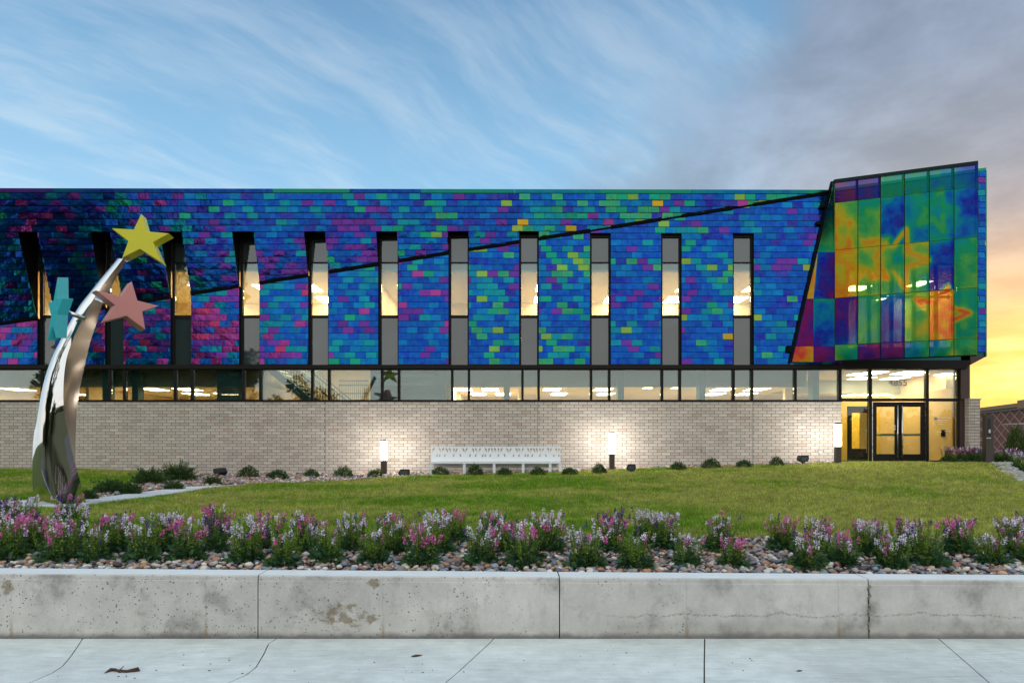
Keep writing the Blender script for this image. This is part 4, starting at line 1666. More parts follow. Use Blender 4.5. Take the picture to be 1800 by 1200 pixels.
zb_ = fz(641) + 0.165
wallq(W0, O0, zb_, zb_, zp(W0), zp(O0))
wallq(O1, W1, fz(626), fz(626), zp(O1), zp(W1))
wallq(O0, O1, zb_, zb_, OZ0, OZ0)
wallq(O0, O1, OZ1, OZ1, zp(O0), zp(O1))
mb.build('screen_wall', plain('coated_wall_sheet', (0.010, 0.10, 0.13), 0.45, 0.6, var=0.15, scale=2), bld)
mb = MB()
for k in range(6):
    a, b = W0 + (W1 - W0) * k / 6, W0 + (W1 - W0) * (k + 1) / 6
    mb.hexa([(a, FY - 0.02, zp(a)), (b, FY - 0.02, zp(b)), (b, FY - 0.02, zp(b) + 0.1), (a, FY - 0.02, zp(a) + 0.1)], [(a, FY + 0.45, zp(a)), (b, FY + 0.45, zp(b)), (b, FY + 0.45, zp(b) + 0.1), (a, FY + 0.45, zp(a) + 0.1)], HUES['green'])
mb.box((fx(1732), FY - 0.02, fz(627)), (fx(1734), FY + 0.4, zp(W1)), HUES['green'])
mb.build('parapet_flashing', M_irid_trim, bld)
mb = MB()
for p in (1492, 1532, 1572, 1612, 1651, 1690):
    mb.box((fx(p) - 0.04, FY + 0.12, OZ0), (fx(p) + 0.04, FY + 0.26, OZ1))
mb.box((O0, FY + 0.13, fz(520) - 0.03), (O1, FY + 0.25, fz(520) + 0.03))
cw = mb.build('curtain_wall', M_bronze, bld)
cols_ = (1492, 1532, 1572, 1612, 1651, 1690)
for a, b in zip(cols_[:-1], cols_[1:]):
    for z0, z1 in ((OZ0, fz(520) - 0.03), (fz(520) + 0.03, OZ1)):
        m2 = MB()
        m2.box((fx(a) + 0.042, FY + 0.18, z0 + 0.002), (fx(b) - 0.042, FY + 0.20, z1 - 0.002))
        m2.build('pane', M_glass_door, cw)
mb = MB()
mb.box((fx(1478), FY + 6.5, 5.1), (X_RIGHT - 0.25, FY + 6.6, CEIL2))
mb.box((fx(1476), FY + 0.4, 5.1), (fx(1476) + 0.1, FY + 6.5, CEIL2))
mb.build('partition', M_cream, bld)
mb = MB()
mb.box((fx(1640), FY + 1.2, 5.1), (fx(1668), FY + 1.3, 6.6))
mb.build('red_banner', plain('red_banner_cloth', (0.5, 0.06, 0.03), 0.8), bld)

# ---- the perforated veil: grid of panels with a printed wash of colour and star outlines
PAL = [(0.0, (165, 40, 75)), (0.10, (205, 75, 45)), (0.18, (205, 125, 25)), (0.28, (175, 160, 35)), (0.38, (95, 160, 60)), (0.5, (20, 140, 85)),
       (0.60, (8, 130, 130)), (0.70, (10, 85, 165)), (0.80, (22, 45, 150)), (0.90, (60, 30, 120)), (1.0, (115, 25, 85))]
PALX = np.array([p[0] for p in PAL])
PALC = (np.array([p[1] for p in PAL]) / 255.0) ** 2.2


def pal(t):
    t = np.clip(t, 0, 1)
    return np.stack([np.interp(t, PALX, PALC[:, i]) for i in range(3)], -1)


def star_sdf(x, y, cx, cy, r, rot=0.0, inner=0.42):
    """signed distance (photo pixels) to a five-pointed star"""
    pts = []
    for k in range(10):
        a = rot + math.pi * k / 5
        rr = r if k % 2 == 0 else r * inner
        pts.append((cx + rr * math.sin(a), cy - rr * math.cos(a)))
    d = np.full(x.shape, 1e9)
    ins = np.zeros(x.shape, dtype=bool)
    for k in range(10):
        x0, y0 = pts[k]
        x1, y1 = pts[(k + 1) % 10]
        ex, ey = x1 - x0, y1 - y0
        t_ = np.clip(((x - x0) * ex + (y - y0) * ey) / (ex * ex + ey * ey), 0, 1)
        d = np.minimum(d, np.hypot(x - x0 - t_ * ex, y - y0 - t_ * ey))
        c = ((y0 > y) != (y1 > y)) & (x < (x1 - x0) * (y - y0) / (y1 - y0 + 1e-9) + x0)
        ins ^= c
    return np.where(ins, -d, d)


YF, YR = 23.45, 21.85
# panel corner grid in photo pixels: rows at the fold and at the right end
rowL = [318, 357, 440, 524, 606.5, 633.5]
rowR = [285.5, 327.5, 416, 505, 594, 623.5]
colp = [1467, 1508, 1548, 1590, 1633.5, 1677, 1719]
BASE = [  # (top-left, top-right, bottom-left, bottom-right) palette positions
    [(.97, .96, .93, .90), (.95, .92, .88, .84), (.52, .50, .55, .48), (.54, .55, .56, .55), (.60, .66, .62, .70), (.70, .80, .66, .78)],
    [(.25, .42, .20, .44), (.50, .50, .46, .33), (.60, .72, .86, .97), (.58, .62, .60, .72), (.66, .72, .60, .68), (.70, .86, .64, .70)],
    [(.24, .32, .22, .30), (.40, .50, .34, .44), (.52, .55, .46, .62), (.30, .28, .52, .62), (.66, .72, .97, .95), (.52, .55, .58, .36)],
    [(.99, .99, .80, .74), (.54, .50, .58, .50), (.66, .70, .86, .80), (.46, .40, .36, .46), (.26, .24, .14, .22), (.60, .52, .50, .44)],
    [(.40, .55, .34, .58), (.97, .99, .96, .98), (.93, .97, .90, .95), (.62, .52, .66, .44), (.66, .60, .70, .24), (.52, .50, .40, .48)]]
STARS = [(1512, 452, 62, -0.28, .18), (1576, 456, 56, 0.32, .22), (1645, 370, 38, 0.28, .47), (1654, 553, 50, 0.25, .11)]


def grid_panel(corner, t4, name, parent, stars=True, nx=22, ny=34, mat=None):
    """corner: four world corners TL TR BL BR and their pixel twins"""
    (wtl, wtr, wbl, wbr), (ptl, ptr, pbl, pbr) = corner
    u, v = np.meshgrid(np.linspace(0, 1, nx), np.linspace(0, 1, ny))
    def bl(a, b, c, d):
        a, b, c, d = (np.asarray(q, dtype=float) for q in (a, b, c, d))
        uu, vv = u[..., None], v[..., None]
        return a * (1 - uu) * (1 - vv) + b * uu * (1 - vv) + c * (1 - uu) * vv + d * uu * vv
    Wp = bl(wtl, wtr, wbl, wbr)
    Pp = bl(ptl, ptr, pbl, pbr)
    tt = t4[0] * (1 - u) * (1 - v) + t4[1] * u * (1 - v) + t4[2] * (1 - u) * v + t4[3] * u * v
    px, py = Pp[..., 0], Pp[..., 1]
    tt = tt + (vnoise(px, py, 0.06, 3) - 0.5) * 0.16 + (vnoise(px, py, 0.21, 4) - 0.5) * 0.05
    edge = np.minimum(np.minimum(u, 1 - u), np.minimum(v, 1 - v))
    tt = tt - np.clip(0.05 - edge, 0, 1) * 1.5 * (tt > 0.4)
    if stars:
        for cx, cy, r, rot, tv in STARS:
            d = star_sdf(px, py, cx, cy, r, rot)
            brk = np.clip(vnoise(px, py, 0.035, int(cx) % 17) * 2.0 - 0.25, 0.15, 1)
            ln = np.exp(-(np.abs(d) / 5.4) ** 2) * brk * 0.8
            halo = np.exp(-((d + 5) / 13) ** 2) * 0.30
            tt = tt + (tv - tt) * np.clip(ln * (1.0 if tv < 0.3 else 1.5) + halo, 0, 1)
    # perforation dots show on the darker panels
    dots = (np.sin(px * 1.15) * np.sin(py * 1.15)) * 0.02
    col = pal(tt + dots) * 0.85
    # slight belly of the sheet
    nrm = (Vector(wtr) - Vector(wtl)).cross(Vector(wbl) - Vector(wtl)).normalized()
    if nrm.y > 0:
        nrm = -nrm
    belly = np.sin(np.pi * u) * np.sin(np.pi * v) * 0.012
    front = Wp + np.array(nrm)[None, None] * belly[..., None]
    back = Wp - np.array(nrm)[None, None] * 0.012
    n = nx * ny
    idx = np.arange(n).reshape(ny, nx)
    f1 = np.stack([idx[:-1, :-1].ravel(), idx[1:, :-1].ravel(), idx[1:, 1:].ravel(), idx[:-1, 1:].ravel()], 1)
    rim = np.concatenate([idx[0, :], idx[1:, -1], idx[-1, -2::-1], idx[-2:0:-1, 0]])
    m_ = len(rim)
    rb = np.arange(m_) + n
    fr = np.stack([rim, np.roll(rim, -1), np.roll(rb, -1), rb], 1)
    verts = np.concatenate([front.reshape(-1, 3), back.reshape(-1, 3)[rim]])
    cc = col.reshape(-1, 3)
    cc = np.concatenate([cc, cc[rim] * 0.6])
    base = np.array(LOC[parent.name])
    me = np_mesh(name, verts - base, np.concatenate([f1, fr]), mat or M_screen, cc, smooth=False)
    o = bpy.data.objects.new(name, me)
    return link(o, parent, base)


def sc_pt(px, row_f):
    """world point on the main sheet of the veil"""
    k = (px - colp[0]) / (colp[-1] - colp[0])
    # straight line in plan between the fold and the right end
    xf, xr = px2x(colp[0], YF), px2x(colp[-1], YR)
    a = (px - CX) / F
    s = (a * YF - xf) / ((xr - xf) - a * (YR - YF))
    y = YF + (YR - YF) * s
    py = rowL[row_f] + (rowR[row_f] - rowL[row_f]) * k
    return P(px, py, y), (px, py)


# frame of the veil
mb = MB()
mb.face([(0, 0, 0), (0.001, 0, 0), (0, 0.001, 0)])
frame = MB()
for p in colp:
    t_, _ = sc_pt(p, 0)
    b_, _ = sc_pt(p, 5)
    frame.box((t_.x - 0.03, t_.y + 0.03, b_.z), (t_.x + 0.03, t_.y + 0.10, t_.z))
for r_ in range(6):
    a_, _ = sc_pt(colp[0], r_)
    b_, _ = sc_pt(colp[-1], r_)
    frame.tube([a_ + Vector((0, 0.07, 0)), b_ + Vector((0, 0.07, 0))], 0.03, 4)
a_, _ = sc_pt(colp[0], 0)
b_, _ = sc_pt(colp[-1], 0)
frame.hexa([a_ + Vector((0, -.012, -.06)), b_ + Vector((0, -.012, -.06)), b_ + Vector((0, -.012, .05)), a_ + Vector((0, -.012, .05))],
           [a_ + Vector((0, .1, -.06)), b_ + Vector((0, .1, -.06)), b_ + Vector((0, .1, .05)), a_ + Vector((0, .1, .05))])
# brackets back to the wall
for p in (1508, 1590, 1677):
    for r_ in (1, 3):
        q, _ = sc_pt(p, r_)
        frame.box((q.x - 0.03, q.y + 0.1, q.z - 0.03), (q.x + 0.03, FY + 0.03, q.z + 0.03))
veil = frame.build('screen', plain('veil_frame', (0.006, 0.018, 0.014), 0.5, 0.3, spec=0.2), bld)
for r_ in range(5):
    for c_ in range(6):
        g_ = 0.75
        a, b = colp[c_] + g_, colp[c_ + 1] - g_
        q = [sc_pt(a, r_), sc_pt(b, r_), sc_pt(a, r_ + 1), sc_pt(b, r_ + 1)]
        W4 = [Vector(x[0]) for x in q]
        W4[0].z -= 0.006; W4[1].z -= 0.006; W4[2].z += 0.006; W4[3].z += 0.006
        grid_panel((W4, [x[1] for x in q]), BASE[r_][c_], 'screen_panel', veil, mat=M_screen_top if r_ == 0 else None)
# the raked return on the left, folding back to the wall
LFOLD = [(1466.5, 318), (1392, 638)]


def left_pt(u, py):
    """u = 0 on the raked edge, 1 at the fold"""
    k = (py - 318) / 320.0
    px = (1466.5 + (1392 - 1466.5) * k) * (1 - u) + 1467 * u
    y = (FY - 0.12) * (1 - u) + YF * u
    return P(px, py, y), (px, py)


rows_l = [322, 357, 443, 525, 608.5, 636]
LB = [None, [(.52, .52, .50, .53)], [(.70, .88, .80, .97), (.26, .25, .24, .22)], [(.60, .58, .84, .76), (.99, .99, .97, .98)], [(.93, .98, .97, .95), (.10, .16, .06, .22)]]
for r_ in range(0, 5):
    for half in range(2):
        y0, y1 = rows_l[r_], rows_l[r_ + 1]
        def edge_u(py):      # where the column line at px 1430 falls
            k = (py - 318) / 320.0
            pl = 1466.5 + (1392 - 1466.5) * k
            return max(0.0, (1430 - pl) / (1467 - pl + 1e-6)) if pl < 1430 else 0.0
        if half == 0:
            ua, ub, va, vb = edge_u(y0), 1.0, edge_u(y1), 1.0
        else:
            ua, ub, va, vb = 0.0, edge_u(y0), 0.0, edge_u(y1)
        if ub - ua < 0.02 and vb - va < 0.02:
            continue
        q = [left_pt(ua, y0 + 0.2), left_pt(max(ub - 0.004, ua + 0.004), y0 + 0.2), left_pt(va, y1 - 0.2), left_pt(max(vb - 0.004, va + 0.004), y1 - 0.2)]
        t4 = LB[r_] or [(.52, .5, .5, .52)]
        t4 = t4[min(half, len(t4) - 1)]
        grid_panel(([x[0] for x in q], [x[1] for x in q]), t4, 'screen_panel', veil, stars=False, nx=12)
# dark clips down the raked edge
mb = MB()
a0, a1 = left_pt(0, 318)[0], left_pt(0, 638)[0]
mb.hexa([a0 + Vector((-.09, .02, 0)), a0 + Vector((-.01, .02, 0)), a0 + Vector((-.01, .12, 0)), a0 + Vector((-.09, .12, 0))],
        [a1 + Vector((-.09, .02, 0)), a1 + Vector((-.01, .02, 0)), a1 + Vector((-.01, .12, 0)), a1 + Vector((-.09, .12, 0))])
for py in (362, 392, 610, 616):
    q = left_pt(0, py)[0]
    mb.box(q + Vector((-0.26, 0.0, -0.05)), q + Vector((-0.02, 0.1, 0.06)))
mb.build('edge_clip', M_black, veil)

# ------------------------------------------------------------------ sculpture
SY = 11.9
sbase = Vector((px2x(105, SY), SY + 0.25, Tz(px2x(105, SY), SY + 0.25)))
sc = thing('star_sculpture', 'tall curved polished steel fin carrying yellow, rose and teal stars', 'sculpture', sbase)
ysc = [890, 850, 810, 770, 720, 670, 630, 600, 570, 540, 515, 490, 470, 455]
Apx = [59, 57, 57, 59, 67, 79, 95, 111, 127, 144, 166, 186, 203, 215]
Bpx = [153, 142, 131, 121.5, 112.5, 112, 117, 127, 140, 156, 171, 189, 204.5, 216]
Cpx = [134, 134, 132.5, 133, 135.5, 143, 152, 159, 169, 178, 190, 203, 215, 226]


def cr(xs_, ys_, x):
    """smooth interpolation through the traced outline"""
    xs_ = np.array(xs_, float)
    ys_ = np.array(ys_, float)
    i = int(np.clip(np.searchsorted(xs_, x) - 1, 0, len(xs_) - 2))
    def m(j):
        j0, j1 = max(j - 1, 0), min(j + 1, len(xs_) - 1)
        return (ys_[j1] - ys_[j0]) / (xs_[j1] - xs_[j0])
    h_ = xs_[i + 1] - xs_[i]
    t_ = (x - xs_[i]) / h_
    return ((2 * t_**3 - 3 * t_**2 + 1) * ys_[i] + (t_**3 - 2 * t_**2 + t_) * h_ * m(i) + (-2 * t_**3 + 3 * t_**2) * ys_[i + 1] + (t_**3 - t_**2) * h_ * m(i + 1))


yr = [-v for v in ysc]
NS, NC = 90, 10
rows_ = []
for k in range(NS + 1):
    yy = 890 + (455 - 890) * k / NS
    kk = k / NS
    wd = 1.0 - 0.72 * kk
    lean = 0.26 * (1 - min(kk / 0.50, 1)) ** 1.6 + 0.55 * max(0, (kk - 0.38) / 0.62) ** 1.6
    A = P(cr(yr, Apx, -yy), yy, SY - 0.16 + lean + (0.52 - 0.12 * kk) * math.sin(min(kk * 1.7, 1) * math.pi / 2))
    B = P(cr(yr, Bpx, -yy), yy, SY + 0.02 + lean)
    C = P(cr(yr, Cpx, -yy), yy, SY + 0.10 + lean + 0.62 * wd)
    rows_.append((A, B, C))


def strip_mesh(name, e0, e1, mat, bow):
    mb = MB()
    v0 = len(mb.v)
    for k in range(NS + 1):
        a, b = rows_[k][e0], rows_[k][e1]
        ax = (b - a)
        nn = Vector((ax.y, -ax.x, 0)).normalized()
        for c in range(NC + 1):
            u = c / NC
            mb.v.append(tuple(a.lerp(b, u) + nn * (bow * math.sin(math.pi * u) * (1 - 0.6 * k / NS))))
            mb.c.append((1, 1, 1))
    for k in range(NS):
        for c in range(NC):
            i = k * (NC + 1) + c
            mb.f.append((i, i + 1, i + NC + 2, i + NC + 1))
            mb.m.append(0)
            mb.s.append(True)
    return mb.build(name, mat, sc, fix=False)


strip_mesh('front_face', 0, 1, M_mirror, 0.19)
strip_mesh('side_face', 1, 2, M_steel_brick, 0.0)
strip_mesh('rear_face', 2, 0, M_mirror, 0.05)
mb = MB()
mb.face(rows_[-1])
mb.build('tip_plate', M_mirror, sc, fix=False)
# concrete plinth
mb = MB()
q = [(px2x(18, 12.1), 11.55), (px2x(172, 12.1), 11.60), (px2x(185, 12.9), 12.75), (px2x(40, 12.9), 12.75)]
zt_ = Tz(-7.9, 12.1)
mb.hexa([(x, y, zt_ - 0.3) for x, y in q], [(x, y, zt_ + 0.06) for x, y in q])
mb.build('plinth', M_path, sc)


def star_solid(name, outer, inner, Y, off, dY, mat):
    """front outline traced in pixels (zoomed picture coordinates), pushed back by a thickness"""
    conv = lambda p: (p[0] / 4.6156, 360 + p[1] / 4.6156)
    pts = []
    for a, b in zip(outer, inner):
        pts += [conv(a), conv(b)]
    fr = [P(x, y, Y) for x, y in pts]
    bk = [P(x + off[0], y + off[1], Y + dY) for x, y in pts]
    mb = MB()
    mb.hexa(fr, bk)
    o = mb.build(name, mat, sc)
    bv = o.modifiers.new('edge', 'BEVEL')
    bv.width = 0.006
    bv.segments = 1
    return o


o = star_solid('star', [(1145, 72), (1372, 232), (1310, 468), (990, 430), (905, 190)], [(1187, 215), (1240, 305), (1135, 358), (1040, 295), (1085, 200)], SY + 0.02, (9, 8), 0.20, M_star_y)
o['label'] = 'yellow star at the tip'
o = star_solid('star', [(1070, 620), (1290, 820), (1180, 1012), (848, 945), (775, 692)], [(1115, 775), (1155, 865), (1027, 900), (935, 815), (985, 742)], SY - 0.18, (-8, 4), 0.20, M_star_p)
o['label'] = 'rose coloured star'
o = star_solid('star', [(465, 585), (507, 757), (452, 1082), (382, 1100), (388, 800)], [(468, 765), (462, 890), (424, 985), (412, 900), (432, 775)], SY - 0.05, (20, 0.6), 0.12, M_star_t)
o['label'] = 'teal star seen edge on'
mb = MB()
mb.tube([P(170, 525, SY + 0.15), P(205, 538, SY)], 0.04, 8)
mb.tube([P(150, 560, SY + 0.3), P(108, 545, SY + 0.1)], 0.04, 8)
mb.tube([P(219, 458, SY + 0.1), P(240, 430, SY + 0.12)], [0.05, 0.03], 8)
mb.build('star_bracket', M_mirror, sc)

# ------------------------------------------------------------------ bench
bh = hit(870, 834)
BY = 22.55
bx0, bx1 = px2x(755, BY), px2x(987, BY)
gzb = Tz((bx0 + bx1) / 2, BY)
bench = thing('bench', 'long white metal bench with leaf-shaped cut-outs in its back, against the brick wall', 'bench', ((bx0 + bx1) / 2, BY, gzb))
bpz = lambda py: EYE + (HY - py) * BY / F
cu = bpy.data.curves.new('bench_back', 'CURVE')
cu.dimensions = '2D'
cu.fill_mode = 'BOTH'
cu.extrude = 0.006


def add_spline(pts):
    sp = cu.splines.new('POLY')
    sp.points.add(len(pts) - 1)
    for p, q in zip(sp.points, pts):
        p.co = (q[0], q[1], 0, 1)
    sp.use_cyclic_u = True


zb0, zb1 = bpz(811.5), bpz(784.5)
add_spline([(bx0, zb0), (bx1, zb0), (bx1, zb1), (bx0, zb1)])


def drop(cx, cy, lean, big):
    hh = 0.085 if big else 0.062
    ww = 0.036 if big else 0.030
    up = 1 if big else -1
    pts = []
    for k in range(12):
        a = 2 * math.pi * k / 12
        y = math.cos(a)
        x = math.sin(a) * (0.5 + 0.5 * y) ** 0.8 if True else 0
        X, Z = x * ww * 1.35, y * hh * up
        pts.append((cx + X + lean * Z * up * 0.42 * up, cy + Z))
    return pts


zoomx = lambda zx: px2x(740 + zx / 6.923, BY)
tops = [(130, 1), (217, -1), (250, 1), (300, -1), (340, -1), (387, -.2), (420, 1), (508, -1), (540, 1), (628, -.8), (664, -1), (705, 1), (786, -1), (820, .7), (862, -1), (900, -1), (941, -.2), (975, 1), (1053, -1), (1086, 1), (1166, -1), (1199, -1), (1238, 1), (1312, -1), (1343, .7), (1383, -1), (1416, -.6), (1456, -.2), (1487, 1), (1560, -.8), (1588, .5), (1655, -.3), (1688, .6)]
bots = [(180, 1), (212, .6), (276, 1), (386, 1), (466, -1), (588, 1), (659, .6), (748, 1), (779, .4), (840, 1), (941, 1), (1016, -1), (1128, 1), (1195, .6), (1275, 1), (1306, .5), (1360, 1), (1456, 1), (1526, -1), (1626, .6), (1690, .4)]
for zx, ln in tops:
    add_spline(drop(zoomx(zx), bpz(791.3), ln * 0.8, True))
for zx, ln in bots:
    add_spline(drop(zoomx(zx), bpz(800.0), ln * 0.8, False))
tmp = bpy.data.objects.new('tmp', cu)
COL.objects.link(tmp)
me = bpy.data.meshes.new_from_object(tmp.evaluated_get(bpy.context.evaluated_depsgraph_get()))
bpy.data.objects.remove(tmp)
me.transform(Matrix.Translation(-Vector(((bx0 + bx1) / 2, 0, gzb))) )
me.transform(Matrix(((1, 0, 0, -0), (0, 0, -1, 0), (0, 1, 0, 0), (0, 0, 0, 1))) if False else Matrix.Identity(4))
# curve lies in XY (y = height): stand it up
cen = Vector(((bx0 + bx1) / 2, BY, gzb))
for v in me.vertices:
    x, hz, ex = v.co.x + (bx0 + bx1) / 2, v.co.y, v.co.z + gzb
    v.co = Vector((x, BY + 0.42 + ex, hz)) - cen
me.materials.clear()
me.materials.append(M_white)
o = bpy.data.objects.new('backrest', me)
link(o, bench, cen)
mb = MB()
zs_ = bpz(813)
mb.box((bx0, BY, zs_ - 0.03), (bx1, BY + 0.43, zs_ + 0.012))
mb.build('seat', M_white, bench)
mb = MB()
mb.box((bx0 + 0.1, BY + 0.41, bpz(822)), (bx1 - 0.1, BY + 0.425, bpz(814)))
mb.build('rear_apron', M_white, bench)
for zx in (122, 527, 890, 1243, 1572, 1696):
    mb = MB()
    x = zoomx(zx)
    mb.box((x - 0.045, BY + 0.01, gzb - 0.05), (x + 0.045, BY + 0.05, zs_ - 0.03))
    mb.build('leg', M_white, bench)
for zx in (560, 950, 1330):
    mb = MB()
    x = zoomx(zx)
    mb.box((x - 0.04, BY + 0.36, gzb - 0.05), (x + 0.04, BY + 0.40, zs_ - 0.03))
    mb.build('leg', M_white, bench)

# ------------------------------------------------------------------ bollards
def bollard(px, ptop, pbot, wpx, Y, label):
    x = px2x(px, Y)
    z0 = Tz(x, Y)
    t = thing('bollard_light', label, 'bollard light', (x, Y, z0), 'lit bollards along the facade')
    zt = EYE + (HY - ptop) * Y / F
    hw = wpx * Y / F / 2
    zl0 = z0 + (zt - z0) * 0.44
    zl1 = zt - 0.05
    mb = MB()
    mb.box((x - hw, Y - hw, z0 + 0.04), (x + hw, Y + hw, zl0))
    mb.build('post', M_bollard, t)
    mb = MB()
    mb.box((x - hw * 1.75, Y - hw * 1.75, z0 - 0.05), (x + hw * 1.75, Y + hw * 1.75, z0 + 0.05))
    mb.build('base', M_bollard, t)
    mb = MB()
    mb.box((x - hw * 0.97, Y - hw * 0.97, zl0), (x + hw * 0.97, Y + hw * 0.97, zl1))
    mb.build('lamp', M_bollard_glow, t)
    mb = MB()
    mb.box((x - hw, Y - hw, zl1), (x + hw, Y + hw, zt))
    mb.build('cap', M_flood, t)


bollard(675, 772.5, 838, 9.6, 22.75, 'lit bollard to the left of the white bench')
bollard(1075.5, 759.5, 830, 8.6, 22.95, 'lit bollard to the right of the white bench')
bollard(1472.5, 743, 812, 9.0, 22.75, 'lit bollard beside the glass entrance doors')


def floodlight(px, py_top, py_bot, yaw, label, wpx=21):
    h_ = hit(px, py_bot)
    h_.y = min(h_.y, 23.3)
    Y = h_.y
    x = px2x(px, Y)
    z0 = Tz(x, Y)
    t = thing('floodlight', label, 'floodlight', (x, Y, z0), 'black floodlights in the gravel strip')
    sc_ = Y / F
    W, H = wpx * sc_, 11.5 * sc_
    zt = EYE + (HY - py_top) * Y / F
    mb = MB()
    mb.tube([(x, Y, z0 - 0.05), (x, Y, zt - H * 0.6)], 0.03, 8)
    mb.build('stem', M_flood, t)
    ca, sa = math.cos(yaw), math.sin(yaw)
    def tr(u, v, s):
        return (x + u * ca - s * sa, Y + u * sa + s * ca, zt - H / 2 + v)
    mb = MB()
    pr = [(-W / 2, -H * .1), (-W * .36, -H / 2), (W * .36, -H / 2), (W / 2, -H * .1), (W * .46, H / 2), (-W * .3, H / 2)]
    mb.hexa([tr(u, v, -0.10) for u, v in pr], [tr(u * .8, v * .8, 0.16) for u, v in pr])
    mb.build('housing', M_flood, t)
    mb = MB()
    pr = [(-W * .34, -H * .32), (W * .30, -H * .32), (W * .30, H * .22), (-W * .34, H * .22)]
    mb.hexa([tr(u, v, -0.112) for u, v in pr], [tr(u, v, -0.101) for u, v in pr])
    mb.build('lens', M_lens, t)
    mb = MB()
    mb.box((x - W * .2, Y - 0.03, zt - H * 1.12), (x + W * .2, Y + 0.03, zt - H * 0.96))
    mb.build('yoke', M_flood, t)


floodlight(388, 822, 838, 2.6, 'black floodlight turned away, among the shrubs near the sculpture', 24)
floodlight(710, 824, 838, 0.2, 'black floodlight beside the bollard left of the bench')
floodlight(1110, 815, 831, -0.3, 'black floodlight beside the bollard right of the bench', 17)
floodlight(1411, 799.5, 817, 0.15, 'black floodlight on the grass near the entrance', 18)

# ------------------------------------------------------------------ plants
def leaf_cloud(n, fn, size, cols, seed, aspect=0.45, up=0.3):
    """n small folded leaves at points fn(rng) -> (pos, dir), as numpy arrays"""
    r = np.random.default_rng(seed)
    p, d = fn(r, n)
    d = d + r.normal(0, 0.45, d.shape)
    d[:, 2] += up
    d /= np.linalg.norm(d, axis=1, keepdims=True)
    s = r.normal(0, 1, d.shape)
    s -= d * (s * d).sum(1, keepdims=True)
    s /= np.linalg.norm(s, axis=1, keepdims=True)
    L = size * r.uniform(0.55, 1.4, (n, 1))
    Wd = L * aspect
    v = np.stack([p, p + d * L * 0.5 + s * Wd * 0.5, p + d * L, p + d * L * 0.5 - s * Wd * 0.5], 1).reshape(-1, 3)
    f = np.arange(4 * n).reshape(n, 4)
    ci = r.integers(0, len(cols), n)
    c = np.array(cols)[ci] * r.uniform(0.7, 1.3, (n, 1))
    return v, f, np.repeat(c, 4, 0)


def join(parts):
    vs, fs, cs, o = [], [], [], 0
    for v, f, c in parts:
        vs.append(v)
        fs.append(f + o)
        cs.append(c)
        o += len(v)
    return np.concatenate(vs), np.concatenate(fs), np.concatenate(cs)


DARKG = [(0.034, 0.080, 0.018), (0.05, 0.105, 0.022), (0.075, 0.135, 0.030), (0.045, 0.092, 0.025)]


def dome_shrub(seed, rx, rz, spiky=0.0, n=1500):
    def fn(r, n):
        u = r.normal(0, 1, (n, 3))
        u[:, 2] = np.abs(u[:, 2])
        u /= np.linalg.norm(u, axis=1, keepdims=True)
        lump = 0.8 + 0.35 * vnoise(np.arctan2(u[:, 1], u[:, 0]) * 1.3 + seed, u[:, 2] * 2.5, 1.1, seed)
        rad = (r.uniform(0.35, 1.0, n) ** 0.5) * lump
        p = u * rad[:, None] * np.array([rx, rx, rz])
        return p, u * np.array([1, 1, 0.7])
    v, f, c = leaf_cloud(n, fn, 0.075 if not spiky else 0.11, DARKG, seed, 0.35, 0.35)
    out = [(v, f, c)]
    if spiky:
        r = np.random.default_rng(seed + 50)
        for b in range(26):
            an = r.uniform(0, 2 * math.pi)
            el = r.uniform(0.25, 1.2)
            L = r.uniform(0.75, 1.25) * rx * (1.0 + spiky)
            dirv = np.array([math.cos(an) * math.cos(el), math.sin(an) * math.cos(el), math.sin(el) * rz / rx])
            def fb(r2, n2, dirv=dirv, L=L):
                t_ = r2.uniform(0.25, 1, n2)
                p = dirv[None] * (t_ * L)[:, None] + r2.normal(0, 0.028, (n2, 3))
                return p, np.repeat(dirv[None], n2, 0)
            out.append(leaf_cloud(70, fb, 0.09, DARKG, seed + 100 + b, 0.3, 0.2))
    return join(out)


round_meshes = []
for s in range(4):
    v, f, c = dome_shrub(20 + s, 0.40, 0.47)
    round_meshes.append(np_mesh('shrub_foliage', v, f, M_leaf, c))
jun_meshes = []
for s in range(3):
    v, f, c = dome_shrub(40 + s, 0.66, 0.60, spiky=0.22, n=1500)
    jun_meshes.append(np_mesh('juniper_foliage', v, f, M_leaf, c))
stem_mb = MB()
for k in range(6):
    a = k * 1.05
    stem_mb.tube([(0, 0, -0.03), (0.08 * math.cos(a), 0.08 * math.sin(a), 0.1), (0.2 * math.cos(a), 0.2 * math.sin(a), 0.22)], [0.014, 0.01, 0.005], 5)
M_bark = plain('bark', (0.07, 0.05, 0.035), 0.9, bmp=0.4)
tmp = stem_mb.build('stems', M_bark, None, at=(0, 0, 0))
stem_me = tmp.data
bpy.data.objects.remove(tmp)


def shrub(px, py, wpx, label, meshes, k, name, group, ybound=(7, 23.35), foil='foliage'):
    h_ = hit(px, py)
    Y = min(h_.y, ybound[1])
    x = px2x(px, Y)
    z = Tz(x, Y)
    t = thing(name, label, 'shrub', (x, Y, z), group)
    s = wpx * Y / F / 2 / (0.40 if meshes is round_meshes else 0.72)
    o = bpy.data.objects.new('foliage', meshes[k % len(meshes)])
    link(o, t, (x, Y, z))
    o.scale = (s * random.uniform(0.92, 1.08), s, s * random.uniform(0.85, 1.22))
    o.rotation_euler = (0, 0, random.uniform(0, 6.28))
    o2 = bpy.data.objects.new('stems', stem_me)
    link(o2, t, (x, Y, z))
    o2.scale = (s, s, s)


